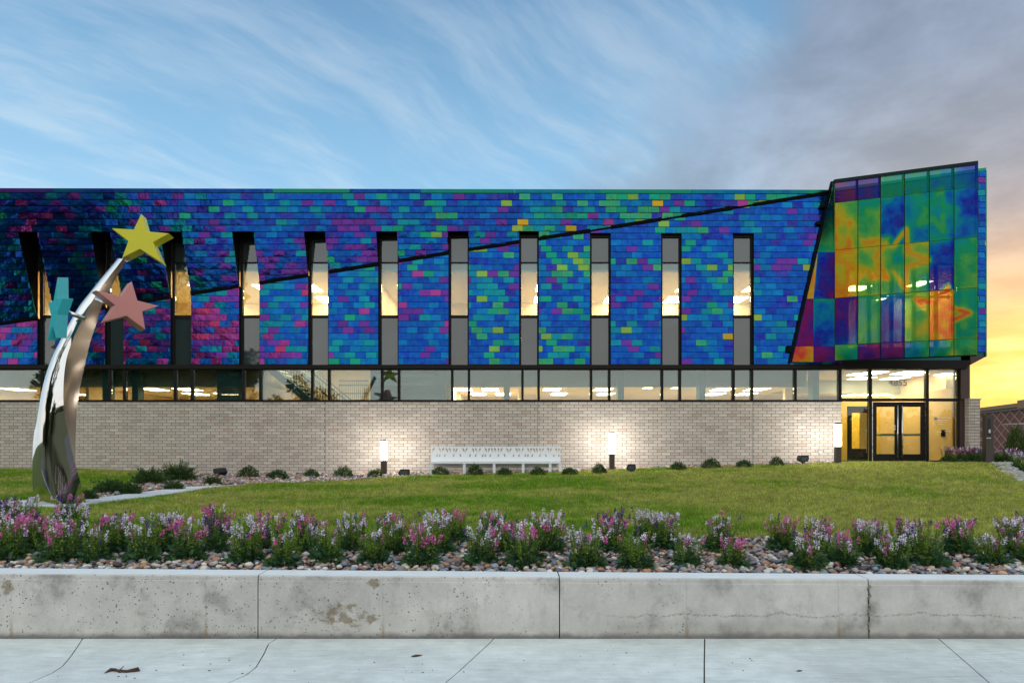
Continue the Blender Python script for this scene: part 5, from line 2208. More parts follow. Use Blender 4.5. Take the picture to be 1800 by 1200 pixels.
GRP = 'clipped shrubs along the brick wall'
for k, (px, py, wp, lb) in enumerate([
        (436, 841, 34, 'round green shrub in the gravel right of the leftmost floodlight'),
        (488, 843, 36, 'low wide green shrub, second right of the leftmost floodlight'),
        (548, 840, 29, 'small round green shrub midway between the junipers and the left bollard'),
        (604, 840, 33, 'rounded green shrub nearest on the left of the small one by the left bollard'),
        (659, 840, 27, 'green shrub tucked against the left side of the left bollard'),
        (774, 836, 30, 'shrub under the left end of the white bench'),
        (835, 836, 29, 'shrub under the bench, second from its left end'),
        (887, 836, 27, 'boxy shrub under the middle of the white bench'),
        (946, 836, 26, 'shrub under the right end of the white bench'),
        (1001, 836, 28, 'shrub just past the right end of the white bench'),
        (1054, 833, 26, 'pale green shrub against the left side of the bollard right of the bench'),
        (1192, 827, 28, 'shrub below the grey outlet box, leftmost of three on the crest of the lawn'),
        (1249, 824, 31, 'middle one of three shrubs on the lawn crest right of the outlet box'),
        (1308, 822, 28, 'rightmost of three shrubs on the lawn crest, by the joint in the brick'),
        (1366, 819.5, 25, 'small shrub left of the floodlight near the entrance')]):
    shrub(px, py, wp, lb, round_meshes, k, 'shrub', GRP)
GRP2 = 'junipers in the gravel beside the sculpture'
for k, (px, py, wp, lb) in enumerate([
        (196, 868, 62, 'large dark spreading juniper nearest the steel sculpture'),
        (263, 852, 60, 'tall feathery juniper behind, middle of the juniper group'),
        (314, 846, 62, 'wide feathery juniper against the brick, rightmost of the tall ones'),
        (230, 869, 40, 'low pale juniper in front of the large dark one'),
        (305, 861, 38, 'small juniper on the gravel below the wide feathery one'),
        (374, 853, 36, 'low juniper in front of the leftmost floodlight'),
        (152, 879, 38, 'dark juniper beside the right foot of the sculpture')]):
    shrub(px, py, wp, lb, jun_meshes, k, 'juniper', GRP2)
# taller shrub by the far brick building
t = thing('shrub', 'dark upright shrub in front of the diamond-patterned brick building', 'shrub', (px2x(1786, 27), 27, Tz(19.9, 27)))
o = bpy.data.objects.new('foliage', round_meshes[1])
link(o, t, (px2x(1786, 27), 27, Tz(19.9, 27)))
o.scale = (0.85, 0.85, 3.0)


# salvia clumps
def salvia(seed, mix):
    """mix: dict colour -> number of flowering spikes; meshes: foliage, stems, and one per colour"""
    r = np.random.default_rng(seed)
    parts = {'foliage': [], 'green_spikes': [], 'white': [], 'pink': [], 'purple': []}
    FOL = [(0.036, 0.105, 0.038), (0.055, 0.14, 0.045), (0.085, 0.175, 0.045), (0.045, 0.115, 0.062)]
    LG = [(0.18, 0.30, 0.03), (0.23, 0.34, 0.04), (0.14, 0.24, 0.035)]
    def fn(r2, n):
        u = r2.normal(0, 1, (n, 3))
        u[:, 2] = np.abs(u[:, 2]) * 0.9
        u /= np.linalg.norm(u, axis=1, keepdims=True)
        p = u * (r2.uniform(0.2, 1, n) ** 0.6)[:, None] * np.array([0.19, 0.19, 0.19])
        return p, u * np.array([1, 1, 0.4])
    parts['foliage'].append(leaf_cloud(360, fn, 0.078, FOL, seed, 0.5, 0.1))
    heads = []
    for col, n in mix.items():
        heads += [col] * n
    r.shuffle(heads)
    for col in heads:
        an = r.uniform(0, 2 * math.pi)
        rad = r.uniform(0, 0.17)
        lean = r.uniform(0.0, 0.33)
        base = np.array([math.cos(an) * rad, math.sin(an) * rad, 0.06])
        d = np.array([math.cos(an) * lean, math.sin(an) * lean, 1.0])
        d /= np.linalg.norm(d)
        Hs = r.uniform(0.25, 0.43) * (1.0 if col != 'green' else 0.9)
        tipp = base + d * Hs
        # leafy stem
        def fs(r2, n2, base=base, d=d, Hs=Hs):
            t_ = r2.uniform(0.1, 0.75, n2) * Hs
            a2 = r2.uniform(0, 2 * math.pi, n2)
            out = np.stack([np.cos(a2), np.sin(a2), 0.3 * np.ones(n2)], 1)
            return base[None] + d[None] * t_[:, None], out
        parts['foliage'].append(leaf_cloud(14, fs, 0.034, LG if col == 'green' else FOL + LG, int(r.integers(1e6)), 0.4, 0.15))
        # thin stem as two crossed slivers
        w_ = 0.0028
        for ax in ((1, 0, 0), (0, 1, 0)):
            ax = np.array(ax, float) * w_
            v = np.array([base - ax, base + ax, tipp + ax * 0.5, tipp - ax * 0.5])
            parts['green_spikes'].append((v, np.array([[0, 1, 2, 3]]), np.repeat(np.array([[0.09, 0.13, 0.03]]), 4, 0)))
        L = r.uniform(0.06, 0.13)
        pal_ = {'white': [(0.84, 0.76, 0.85), (0.88, 0.84, 0.88), (0.72, 0.60, 0.78)], 'pink': [(0.74, 0.16, 0.40), (0.84, 0.30, 0.50), (0.64, 0.11, 0.38)],
                'purple': [(0.10, 0.035, 0.24), (0.14, 0.05, 0.30), (0.07, 0.025, 0.17)], 'green': LG}[col]
        nf = {'white': 34, 'pink': 38, 'purple': 40, 'green': 50}[col]
        if col == 'green':
            L *= 1.7
        def ff(r2, n2, tipp=tipp, d=d, L=L):
            t_ = r2.uniform(0, 1, n2)
            a2 = r2.uniform(0, 2 * math.pi, n2)
            out = np.stack([np.cos(a2), np.sin(a2), 0.2 * np.ones(n2)], 1)
            rr = 0.009 * (1.12 - t_)
            return tipp[None] - d[None] * ((1 - t_) * L)[:, None] + out * rr[:, None], out
        key = 'green_spikes' if col == 'green' else col
        parts[key].append(leaf_cloud(nf, ff, 0.016 if col in ('purple', 'green') else 0.0205, pal_, int(r.integers(1e6)), 0.75, 0.25))
    res = {}
    for k, ps in parts.items():
        if ps:
            v, f, c = join(ps)
            res[k] = np_mesh({'foliage': 'foliage', 'green_spikes': 'stems'}.get(k, k + '_flowers'), v, f, M_leaf if k in ('foliage', 'green_spikes') else M_petal, c)
    return res


KINDS = {
    'white': ('mostly white', {'white': 15, 'pink': 4, 'purple': 3, 'green': 22}),
    'pink': ('mostly pink', {'white': 5, 'pink': 15, 'purple': 3, 'green': 18}),
    'mixed': ('mixed white and pink', {'white': 9, 'pink': 10, 'purple': 4, 'green': 18}),
    'purple': ('dark purple', {'white': 4, 'pink': 5, 'purple': 18, 'green': 10}),
    'fern': ('leafy green', {'white': 6, 'pink': 2, 'purple': 2, 'green': 30})}
SALV = {k: [salvia(300 + 17 * i + j * 5, v[1]) for j in range(3)] for i, (k, v) in enumerate(KINDS.items())}
PNAME = {'foliage': 'foliage', 'green_spikes': 'stems', 'white': 'white_flowers', 'pink': 'pink_flowers', 'purple': 'purple_flowers'}
ORD = ['first', 'second', 'third', 'fourth', 'fifth', 'sixth', 'seventh', 'eighth', 'ninth', 'tenth', 'eleventh', 'twelfth', 'thirteenth', 'fourteenth', 'fifteenth', 'sixteenth',
       'seventeenth', 'eighteenth', 'nineteenth', 'twentieth', 'twenty-first', 'twenty-second', 'twenty-third', 'twenty-fourth', 'twenty-fifth', 'twenty-sixth', 'twenty-seventh', 'twenty-eighth']


def plant_salvia(x, y, kind, scale, label, group, z=None):
    z = Tz(x, y) if z is None else z
    t = thing('salvia_plant', label, 'flowering plant', (x, y, z), group)
    ms = random.choice(SALV[kind])
    rz = random.uniform(0, 6.28)
    for k, me in ms.items():
        o = bpy.data.objects.new(PNAME[k], me)
        link(o, t, (x, y, z))
        o.rotation_euler = (0, 0, rz)
        o.scale = (scale, scale, scale * random.uniform(0.94, 1.06))
        o['kind'] = 'stuff'


front = [(-190, 'fern', 7.2), (-85, 'white', 7.2), (1890, 'white', 7.2), (1985, 'pink', 7.2), (18, 'pink', 7.3), (95, 'mixed', 7.2), (165, 'fern', 7.15), (248, 'fern', 7.2), (335, 'pink', 7.2), (425, 'white', 7.25), (505, 'fern', 7.1), (572, 'fern', 7.15), (655, 'fern', 7.2),
         (738, 'pink', 7.2), (838, 'white', 7.1), (918, 'mixed', 7.15), (1030, 'white', 7.15), (1118, 'fern', 7.1), (1213, 'white', 7.1), (1292, 'pink', 7.1), (1410, 'white', 7.15), (1485, 'mixed', 7.2),
         (1572, 'white', 7.15), (1638, 'fern', 7.25), (1742, 'fern', 7.35), (1806, 'mixed', 7.3)]
back = [(-150, 'mixed', 8.1), (-70, 'pink', 8.1), (1915, 'white', 8.1), (2000, 'purple', 8.1), (-12, 'white', 8.1), (52, 'purple', 8.1), (128, 'white', 8.0), (205, 'purple', 8.1), (285, 'white', 8.1), (378, 'pink', 8.2), (462, 'white', 8.0), (540, 'purple', 8.1), (614, 'white', 8.2), (690, 'mixed', 8.1),
        (792, 'pink', 8.2), (870, 'purple', 8.1), (950, 'pink', 8.0), (1072, 'purple', 8.1), (1140, 'white', 8.15), (1258, 'mixed', 8.1), (1375, 'pink', 8.0), (1445, 'white', 8.1), (1525, 'mixed', 8.1), (1598, 'pink', 8.0),
        (1680, 'purple', 8.0), (1772, 'purple', 8.1), (1830, 'pink', 8.1)]
middle = [(-6, 'white', 7.6), (58, 'pink', 7.55), (130, 'purple', 7.6), (206, 'mixed', 7.6), (290, 'white', 7.55), (382, 'purple', 7.6), (465, 'pink', 7.6), (540, 'mixed', 7.55), (612, 'white', 7.6), (697, 'fern', 7.6), (772, 'white', 7.6),
          (884, 'pink', 7.6), (962, 'white', 7.65), (1085, 'mixed', 7.75), (1178, 'white', 7.8), (1262, 'fern', 7.7), (1448, 'pink', 7.6), (1530, 'white', 7.6), (1606, 'mixed', 7.6), (1690, 'pink', 7.65), (1778, 'white', 7.6)]
for rowname, lst in (('front row above the wall', front), ('middle row of the bed', middle), ('back row by the lawn', back)):
    lst.sort()
    first_in = sum(1 for q_ in lst if q_[0] < -40)
    for i, (px, kd, Y) in enumerate(lst):
        out_ = px < -40 or px > 1860
        side_ = 'beyond the left end' if px < 0 else 'beyond the right end'
        i = i - first_in
        Y = Y + random.uniform(-0.12, 0.12) - (0.24 if lst is front else 0.1)
        px = px + random.uniform(-9, 9)
        plant_salvia(px2x(px, Y), Y, kd, random.uniform(0.72, 0.98), (f'{KINDS[kd][0]} salvia {side_} of the {rowname.split(" ")[0]} row' if out_ else f'{KINDS[kd][0]} salvia clump, {ORD[i]} from left in the {rowname}'), 'salvia clumps in the gravel bed')
for i, (px, kd, Y) in enumerate(((8, 'purple', 9.6), (45, 'white', 9.3), (118, 'purple', 9.9))):
    plant_salvia(px2x(px, Y), Y, kd, 0.85, ['tall dark purple salvia at the left edge near the sculpture', 'white salvia clump on the grass left of the sculpture foot', 'dark purple salvia in front of the sculpture foot'][i], 'salvia clumps in the gravel bed')
# the bed by the entrance and on the right
spots = []
for k in range(9):
    spots.append((px2x(1668 + k * 8.2, 23.2), 23.2 + random.uniform(-0.25, 0.2), random.choice(['purple', 'purple', 'pink']), 'entrance pier bed'))
for k in range(26):
    u = random.random()
    x = 13.2 + u * 4.5
    y = 17.2 + (x - 13.0) * 1.55 + 0.5 + random.uniform(-1.1, 1.3)
    if in_poly(np.array([x]), np.array([y]), POLY_RIGHT)[0] and abs(x * F / y + 900 - 1736) > 8:
        spots.append((x, y, random.choice(['purple', 'purple', 'mixed', 'white', 'white']), 'right-hand bed'))
spots.sort(key=lambda s: s[0] / s[1])
cnt = {}
for x, y, kd, where in spots:
    cnt[where] = cnt.get(where, 0) + 1
    wh = 'below the entrance pier' if where.startswith('ent') else 'right of the dark post'
    plant_salvia(x, y, kd, random.uniform(0.95, 1.25), f'{KINDS[kd][0]} salvia, {ORD[cnt[where] - 1]} from the left {wh}', 'salvias by the entrance')

# ------------------------------------------------------------------ stones
def ico(sub):
    bm = bmesh.new()
    bmesh.ops.create_icosphere(bm, subdivisions=sub, radius=1.0)
    v = np.array([tuple(q.co) for q in bm.verts])
    f = np.array([[q.index for q in fc.verts] for fc in bm.faces])
    bm.free()
    return v, f


ICO2, ICO1 = ico(2), ico(1)
STONE_C = np.array([(0.22, 0.18, 0.16), (0.36, 0.27, 0.20), (0.46, 0.41, 0.35), (0.12, 0.14, 0.17), (0.18, 0.22, 0.26), (0.33, 0.17, 0.10), (0.42, 0.25, 0.15), (0.25, 0.12, 0.09), (0.52, 0.48, 0.43), (0.28, 0.23, 0.22), (0.07, 0.06, 0.065), (0.20, 0.16, 0.17)])


def stones_mesh(name, P_, S_, seed, base, mat, cols):
    """P_ centres, S_ (n,3) half sizes"""
    r = np.random.default_rng(seed)
    bv, bf = base
    n, m_ = len(P_), len(bv)
    jit = 1 + r.normal(0, 0.09, (n, m_, 1))
    v = bv[None] * jit * S_[:, None, :]
    a = r.uniform(0, 2 * math.pi, n)
    ca, sa = np.cos(a), np.sin(a)
    x = v[..., 0] * ca[:, None] - v[..., 1] * sa[:, None]
    y = v[..., 0] * sa[:, None] + v[..., 1] * ca[:, None]
    tilt = r.normal(0, 0.25, n)
    z = v[..., 2] + x * tilt[:, None]
    v = np.stack([x, y, z], -1) + P_[:, None, :]
    f = (bf[None] + (np.arange(n) * m_)[:, None, None]).reshape(-1, 3)
    return np_mesh(name, v.reshape(-1, 3), f, mat, np.repeat(cols, m_, 0), smooth=True)


def scatter(n, x0, x1, y0, y1, smin, smax, seed, keep=None):
    r = np.random.default_rng(seed)
    x = r.uniform(x0, x1, n)
    y = r.uniform(y0, y1, n)
    if keep is not None:
        k = keep(x, y)
        x, y = x[k], y[k]
    n = len(x)
    s = smin * (smax / smin) ** (r.random(n) ** 1.6)
    S = np.stack([s * r.uniform(0.9, 1.5, n), s * r.uniform(0.75, 1.1, n), s * r.uniform(0.5, 0.8, n)], 1)
    z = T(x, y) + 0.008 + S[:, 2] * r.uniform(0.1, 0.9, n) + r.uniform(0, 0.014, n)
    c = STONE_C[r.integers(0, len(STONE_C), n)] * r.uniform(0.85, 1.4, (n, 1))
    return np.stack([x, y, z], 1), S, c


bx = 0.80
keepbed = lambda x, y: (np.abs(x) < 0.86 * y + 3.4)
Pn, Sn, Cn = scatter(16500, -10.2, 10.2, 6.53, BED_BACK, 0.0135, 0.040, 5, keepbed)
proj = Sn[:, 0] / Pn[:, 1]
vis = np.abs(Pn[:, 0] / Pn[:, 1]) < 0.76
score = proj * vis * (Pn[:, 1] < 7.0)
order = np.argsort(-score)
top, others = order[:300], order[300:]
stone_base = []
for k in range(8):
    r = np.random.default_rng(900 + k)
    v = ICO2[0] * (1 + r.normal(0, 0.07, (len(ICO2[0]), 1)))
    stone_base.append(np_mesh('stone', v, ICO2[1], M_stone_s, smooth=True))
for i in top:
    o = bpy.data.objects.new('stone', random.choice(stone_base))
    o.color = (*[float(q) for q in Cn[i]], 1)
    link(o, bed, Pn[i])
    o.scale = Sn[i]
    o.rotation_euler = (random.gauss(0, 0.2), random.gauss(0, 0.2), random.uniform(0, 6.28))
near = others[Pn[others, 1] < 7.25]
far = others[Pn[others, 1] >= 7.25]
for nm, ids, base in (('stones', near, ICO2), ('stones', far, ICO1)):
    me = stones_mesh(nm, Pn[ids], Sn[ids], 31, base, M_stone_f, Cn[ids])
    o = bpy.data.objects.new(nm, me)
    link(o, bed, (0, 0, 0))
    o['kind'] = 'stuff'
Pf, Sf, Cf = scatter(30000, -12.5, 16.3, 12.8, 24.0, 0.03, 0.075, 6, lambda x, y: in_poly(x, y, POLY_FACADE) & (in_poly(x, y, POLY_PATH) == False))
Pf, Sf, Cf = Pf[:7000], Sf[:7000], Cf[:7000]
me = stones_mesh('stones', Pf, Sf, 32, ICO1, M_stone_f, Cf * np.array([1.05, 0.98, 0.95]))
o = bpy.data.objects.new('stones', me)
link(o, strip, (0, 0, 0))
o['kind'] = 'stuff'
# pale edging stones of the right-hand bed
r = np.random.default_rng(77)
epts = np.array([(16.35, 22.6), (15.4, 21.3), (13.0, 17.3), (12.2, 15.0)])
tt = np.sort(r.uniform(0, 3, 520))
ii = np.minimum(tt.astype(int), 2)
fr_ = (tt - ii)[:, None]
exy = epts[ii] * (1 - fr_) + epts[ii + 1] * fr_ + r.normal(0, 0.13, (520, 2))
s_ = r.uniform(0.04, 0.09, 520)
S_ = np.stack([s_ * 1.2, s_, s_ * 0.7], 1)
P_ = np.stack([exy[:, 0], exy[:, 1], T(exy[:, 0], exy[:, 1]) + S_[:, 2] * 0.4], 1)
me = stones_mesh('stones', P_, S_, 33, ICO1, M_stone_f, np.repeat(np.array([[0.36, 0.34, 0.31]]), 520, 0) * r.uniform(0.7, 1.2, (520, 1)))
o = bpy.data.objects.new('edging_stones', me)
link(o, rbed, (0, 0, 0))
o['kind'] = 'stuff'

# ------------------------------------------------------------------ grass
r = np.random.default_rng(99)
N = 1150000
u = r.random(N)
# more blades near the camera: density falls with the square of the distance
ya, yb = BED_BACK - 0.1, 23.9
yv = ya * (yb / ya) ** u
xv = r.uniform(-1, 1, N) * (0.80 * yv + 4.5)
ok = ~in_poly(xv, yv, POLY_FACADE) & ~in_poly(xv, yv, POLY_PATH) & ~in_poly(xv, yv, POLY_RIGHT)
pl_ = [(x, y) for x, y in q]
ok &= ~in_poly(xv, yv, pl_)
ok &= (yv > BED_BACK - 0.05 + 0.12 * (vnoise(xv, yv * 0, 3.0, 8) - 0.5))
xv, yv = xv[ok], yv[ok]
n = len(xv)
zv = T(xv, yv)
tuft = vnoise(xv, yv, 9.0, 23) * 0.6 + vnoise(xv, yv, 22.0, 24) * 0.4
hh = r.uniform(0.03, 0.085, n) * (0.7 + 0.4 * vnoise(xv, yv, 0.9, 21) + 0.5 * (tuft - 0.3))
an = r.uniform(0, 2 * math.pi, n)
wdt = 0.0034 + 0.00042 * yv
bend = r.uniform(0.1, 0.75, n)
ba = r.uniform(0, 2 * math.pi, n)
dxw, dyw = np.cos(an) * wdt, np.sin(an) * wdt
v0 = np.stack([xv - dxw, yv - dyw, zv - 0.004], 1)
v1 = np.stack([xv + dxw, yv + dyw, zv - 0.004], 1)
v2 = np.stack([xv + np.cos(ba) * hh * bend, yv + np.sin(ba) * hh * bend, zv + hh], 1)
V = np.stack([v0, v1, v2], 1).reshape(-1, 3)
Fc = np.arange(3 * n).reshape(n, 3)
g1 = np.array([0.165, 0.33, 0.014])
g2 = np.array([0.43, 0.48, 0.075])
g3 = np.array([0.52, 0.44, 0.20])
k1 = vnoise(xv, yv, 0.55, 41) * 0.5 + vnoise(xv, yv, 1.7, 42) * 0.3 + vnoise(xv, yv, 5.0, 43) * 0.2
# the right half of the lawn is drier and paler
dry = np.clip((xv * 24 / yv - 4.5) / 6.0, 0, 1) * 0.24
k1 = np.clip((k1 - 0.34 + dry) / 0.30, 0, 1)[:, None]
cg = g1 * (1 - k1) + g2 * k1
straw = (r.random(n) < 0.10 + 0.22 * k1[:, 0])[:, None]
cg = np.where(straw, g3 * r.uniform(0.6, 1.0, (n, 1)), cg)
cg = cg * r.uniform(0.55, 1.45, (n, 1)) * (0.45 + 1.1 * tuft)[:, None]
CC = np.repeat(cg, 3, 0)
me = np_mesh('grass', V, Fc, M_grass, CC)
o = bpy.data.objects.new('grass', me)
link(o)
o['kind'] = 'stuff'

# ------------------------------------------------------------------ right-hand background
post_y = 22.6
px_ = px2x(1736.5, post_y)
pz_ = Tz(px_, post_y)
t = thing('intercom_post', 'dark bronze post with an intercom plate beside the entrance pier', 'post', (px_, post_y, pz_))
ztp = EYE + (HY - 729) * post_y / F
mb = MB()
mb.box((px_ - 0.125, post_y - 0.09, pz_ - 0.1), (px_ + 0.125, post_y + 0.09, ztp))
mb.build('column', M_bollard, t)
mb = MB()
mb.box((px_ - 0.07, post_y - 0.10, ztp - 0.70), (px_ + 0.03, post_y - 0.09, ztp - 0.12))
mb.build('intercom', M_flood, t)
mb = MB()
mb.box((px_ - 0.05, post_y - 0.115, ztp - 0.60), (px_ + 0.01, post_y - 0.10, ztp - 0.48))
mb.build('button_plate', M_steelbar, t)
mb = MB()
mb.box((px_ - 0.11, post_y - 0.105, ztp - 0.78), (px_ + 0.03, post_y - 0.09, ztp - 0.75))
mb.build('ledge', M_steelbar, t)

nb0, nb1 = Vector((px2x(1700, 54), 54, 0)), Vector((px2x(1960, 34), 34, 0))
nb = thing('brick_building', 'low red brick building with a pale diamond pattern and brown eaves at the right edge', 'building', (nb1.x, nb1.y, 1.0))
dirn = (nb1 - nb0).normalized()
outn = Vector((dirn.y, -dirn.x, 0))
if outn.x > 0:
    outn = -outn
Lb = (nb1 - nb0).length
ztopb = 3.86
M_rbrick = plain('red_brick', (0.21, 0.075, 0.062), 0.9, var=0.18, scale=2.5, bmp=0.3)
mb = MB()
mb.hexa([nb0 + Vector((0, 0, .6)), nb1 + Vector((0, 0, .6)), nb1 - outn * 9 + Vector((0, 0, .6)), nb0 - outn * 9 + Vector((0, 0, .6))],
        [nb0 + Vector((0, 0, ztopb)), nb1 + Vector((0, 0, ztopb)), nb1 - outn * 9 + Vector((0, 0, ztopb)), nb0 - outn * 9 + Vector((0, 0, ztopb))])
mb.build('wall', M_rbrick, nb)
mb = MB()
n_ = 14
step = 0.75
hz = 0.375


def strip_seg(a, b):
    w2 = 0.035
    d = (b - a).normalized()
    up = d.cross(outn) * w2
    mb.hexa([a + up, b + up, b - up, a - up], [a + up + outn * 0.02, b + up + outn * 0.02, b - up + outn * 0.02, a - up + outn * 0.02])


s = -8.25
while s < Lb + 8:
    for sg in (1, -1):
        # line from (s, z0) rising with sg
        z0, z1 = 0.8, ztopb
        sa, sb = s, s + sg * (z1 - z0) / hz * step
        # clip to the wall length
        a_, b_ = (sa, z0), (sb, z1)
        pts2 = []
        for k in range(0, 41):
            q = k / 40
            ss_ = sa + (sb - sa) * q
            if 0 <= ss_ <= Lb:
                pts2.append((ss_, z0 + (z1 - z0) * q))
        if len(pts2) > 2:
            A, B = pts2[0], pts2[-1]
            strip_seg(nb0 + dirn * A[0] + Vector((0, 0, A[1])) + outn * 0.002 + outn * (0.004 if sg > 0 else 0.0), nb0 + dirn * B[0] + Vector((0, 0, B[1])) + outn * 0.002 + outn * (0.004 if sg > 0 else 0.0))
    s += step * 2
mb.build('diamond_pattern', plain('pale_brick', (0.42, 0.26, 0.20), 0.9), nb)
mb = MB()
for o0, z0, z1, m_ in ((0.10, ztopb - 0.02, ztopb + 0.16, 0), (0.22, ztopb + 0.16, ztopb + 0.42, 1)):
    a, b = nb0 + outn * o0, nb1 + outn * o0
    mb.hexa([a + Vector((0, 0, z0)), b + Vector((0, 0, z0)), b - outn * 9.4 + Vector((0, 0, z0)), a - outn * 9.4 + Vector((0, 0, z0))],
            [a + Vector((0, 0, z1)), b + Vector((0, 0, z1)), b - outn * 9.4 + Vector((0, 0, z1)), a - outn * 9.4 + Vector((0, 0, z1))], m=m_)
mb.build('eaves', [plain('grey_fascia', (0.20, 0.17, 0.15), 0.7), plain('copper_roof', (0.26, 0.12, 0.04), 0.5)], nb)
mb = MB()
q0 = P(1788, 718, 42)
mb.hexa([q0, q0 + dirn * 9, q0 + dirn * 9 - outn * 5, q0 - outn * 5], [q + Vector((0, 0, 0.5)) for q in (q0, q0 + dirn * 9, q0 + dirn * 9 - outn * 5, q0 - outn * 5)])
mb.build('upper_roof', plain('copper_roof_edge', (0.26, 0.12, 0.04), 0.5), nb)

cpy = 29.0
cz = EYE + (HY - 750) * cpy / F
cx0 = px2x(1770, cpy)
t = thing('canopy', 'thin grey canopy roof poking in at the right edge', 'canopy', (cx0 + 2.2, cpy, Tz(cx0 + 2.2, cpy)))
mb = MB()
mb.hexa([(cx0, cpy - 0.2, cz + 0.1), (cx0 + 4.4, cpy - 1.6, cz - 0.06), (cx0 + 4.4, cpy + 1.6, cz - 0.06), (cx0, cpy + 0.2, cz + 0.1)],
        [(cx0, cpy - 0.2, cz + 0.14), (cx0 + 4.4, cpy - 1.6, cz + 0.30), (cx0 + 4.4, cpy + 1.6, cz + 0.30), (cx0, cpy + 0.2, cz + 0.14)])
mb.build('roof', plain('grey_canopy', (0.30, 0.32, 0.31), 0.5), t)
for k in (1.7, 3.8):
    mb = MB()
    mb.tube([(cx0 + k, cpy, Tz(cx0 + k, cpy) - 0.1), (cx0 + k, cpy, cz - 0.0)], 0.06, 8)
    mb.build('post', M_bollard, t)

# ------------------------------------------------------------------ litter on the pavement
M_twig = plain('dry_bark', (0.075, 0.042, 0.026), 0.9, var=0.35, scale=40, bmp=0.5)


def gp(px, py, z=0.0):
    y = F * (EYE - z) / (py - HY)
    return Vector(((px - CX) * y / F, y, z))


mb = MB()
mb.tube([gp(184, 1182, .004), gp(195, 1176, .012), gp(204, 1176, .014)], [0.003, 0.014, 0.010], 6)
mb.tube([gp(202, 1177, .012), gp(222, 1179, .010), gp(246, 1178, .008)], [0.009, 0.011, 0.004], 6)
mb.tube([gp(208, 1180, .008), gp(225, 1178, .012), gp(243, 1174, .012), gp(245, 1177, .008)], [0.006, 0.009, 0.012, 0.004], 6)
mb.tube([gp(211, 1176, .012), gp(216, 1172, .03), gp(217, 1169, .045)], [0.004, 0.003, 0.002], 5)
tag(mb.build('twig', M_twig, None, at=gp(215, 1178)), 'cluster of brown bark and a broken twig on the pavement', 'twig')
mb = MB()
mb.tube([gp(723, 1153, .006), gp(731, 1151.5, .010), gp(742, 1150.5, .006)], [0.004, 0.010, 0.003], 6)
tag(mb.build('twig', M_twig, None, at=gp(732, 1152)), 'single short brown twig on the pavement below the stained wall', 'twig')
mb = MB()
mb.tube([gp(1400, 1178.5, .004), gp(1405, 1178, .006), gp(1410, 1177.5, .004)], [0.002, 0.006, 0.002], 6)
tag(mb.build('twig', M_twig, None, at=gp(1405, 1178)), 'tiny twig on the pavement right of the straight joint', 'twig')
mb = MB()
for k in range(40):
    px, py = random.choice([(260, 1185), (640, 1168), (430, 1190), (700, 1178), (1000, 1150), (340, 1160), (1260, 1165)])
    q = gp(px + random.gauss(0, 55), py + random.gauss(0, 8), 0.002)
    if q.y > WALL_Y - 0.05:
        continue
    a = random.uniform(0, 6.28)
    l_ = random.uniform(0.003, 0.010)
    d = Vector((math.cos(a) * l_, math.sin(a) * l_, 0))
    mb.hexa([q - d, q + Vector((d.y * .4, -d.x * .4, 0)), q + d, q - Vector((d.y * .4, -d.x * .4, 0))], [v + Vector((0, 0, 0.004)) for v in (q - d, q + Vector((d.y * .4, -d.x * .4, 0)), q + d, q - Vector((d.y * .4, -d.x * .4, 0)))])
tag(mb.build('leaf_litter', M_twig), 'tiny dark crumbs of leaf litter scattered on the pavement', kind='stuff')

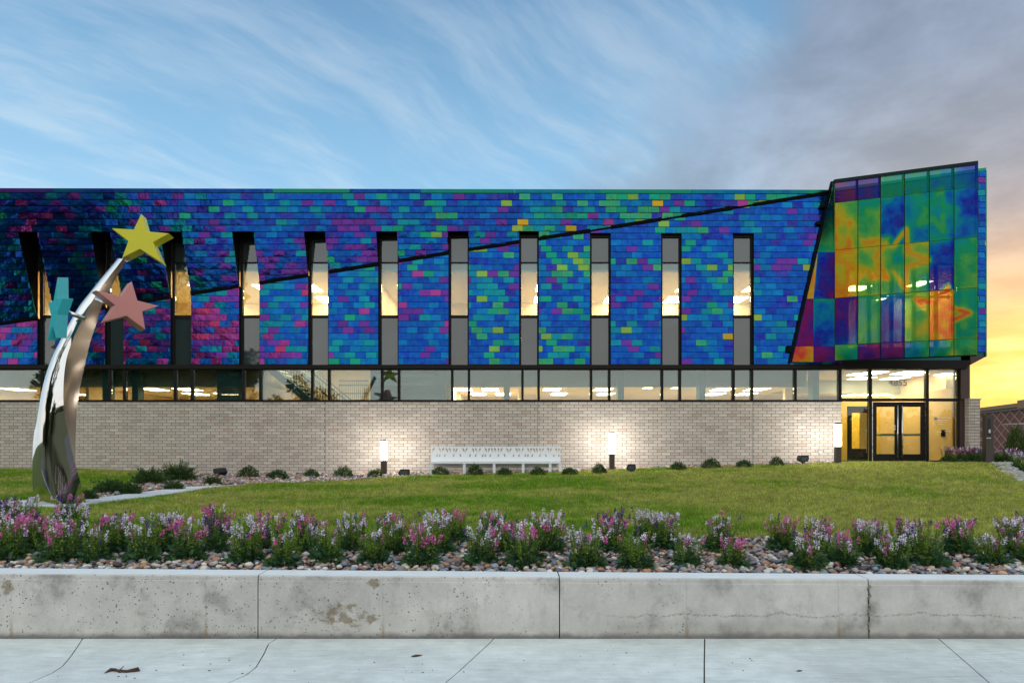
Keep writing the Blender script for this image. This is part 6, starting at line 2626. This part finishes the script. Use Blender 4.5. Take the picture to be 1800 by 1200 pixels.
# ------------------------------------------------------------------ trees across the road (they mirror in the glass and the steel)
def tree(x, y, hgt, crown_r, seed, label):
    t = thing('tree', label, 'tree', (x, y, 0.0), 'trees across the road')
    rr = np.random.default_rng(seed)
    mb = MB()
    mb.tube([(x, y, -0.1), (x + 0.1, y, hgt * 0.3), (x - 0.05, y + 0.1, hgt * 0.62)], [0.28, 0.2, 0.1], 8)
    for k in range(6):
        a = k * 1.1 + seed
        b0 = (x, y, hgt * (0.3 + 0.05 * k))
        mb.tube([b0, (x + math.cos(a) * crown_r * 0.4, y + math.sin(a) * crown_r * 0.4, hgt * (0.45 + 0.05 * k)), (x + math.cos(a) * crown_r * 0.8, y + math.sin(a) * crown_r * 0.8, hgt * (0.55 + 0.06 * k))], [0.1, 0.06, 0.02], 6)
    mb.build('trunk', M_bark, t)
    cl = rr.normal(0, 0.42, (46, 3)) * np.array([crown_r, crown_r, hgt * 0.48]) + np.array([x, y, hgt * 0.56])
    cl[:, 2] = np.abs(cl[:, 2] - 2.0) + 2.0
    def fn(r2, n2):
        c = cl[r2.integers(0, len(cl), n2)]
        u = r2.normal(0, 1, (n2, 3))
        u /= np.linalg.norm(u, axis=1, keepdims=True)
        return c + u * (r2.random(n2) ** 0.4 * crown_r * 0.28)[:, None], u
    v, f, c = leaf_cloud(9000, fn, 0.60, [(0.03, 0.055, 0.015), (0.045, 0.07, 0.02), (0.025, 0.045, 0.014)], seed, 0.6, 0.0)
    me = np_mesh('crown', v - np.array([x, y, 0]), f, M_leaf, c)
    o = bpy.data.objects.new('crown', me)
    link(o, t, (x, y, 0))


for k, (x, y, hg, cr_) in enumerate([(-27.5, -11, 9.5, 3.5), (-31, -13, 10.5, 4.0), (-34.5, -11, 17, 4.8), (-30, -21, 11.5, 4.2), (-35, -22, 21, 5.5), (-38.5, -17, 21, 5), (-27, -44, 9.5, 4.2)]):
    tree(x, y, hg, cr_, 60 + k, f'tall leafy tree standing across the road, {ORD[k]} in the group')
rt = np.random.default_rng(5)


def fwood(r2, n2):
    x = r2.uniform(-260, 260, n2)
    top = 5.0 + 4.0 * vnoise(x, x * 0, 0.06, 12) + 2.5 * vnoise(x, x * 0, 0.25, 13)
    return np.stack([x, -120 + r2.normal(0, 4, n2), r2.random(n2) * top], 1), r2.normal(0, 1, (n2, 3))


v, f, c = leaf_cloud(16000, fwood, 2.0, [(0.03, 0.05, 0.015), (0.045, 0.065, 0.02), (0.025, 0.04, 0.014)], 9, 0.7, 0.0)
o = bpy.data.objects.new('woods', np_mesh('woods', v, f, M_leaf, c))
link(o)
o['kind'] = 'stuff'
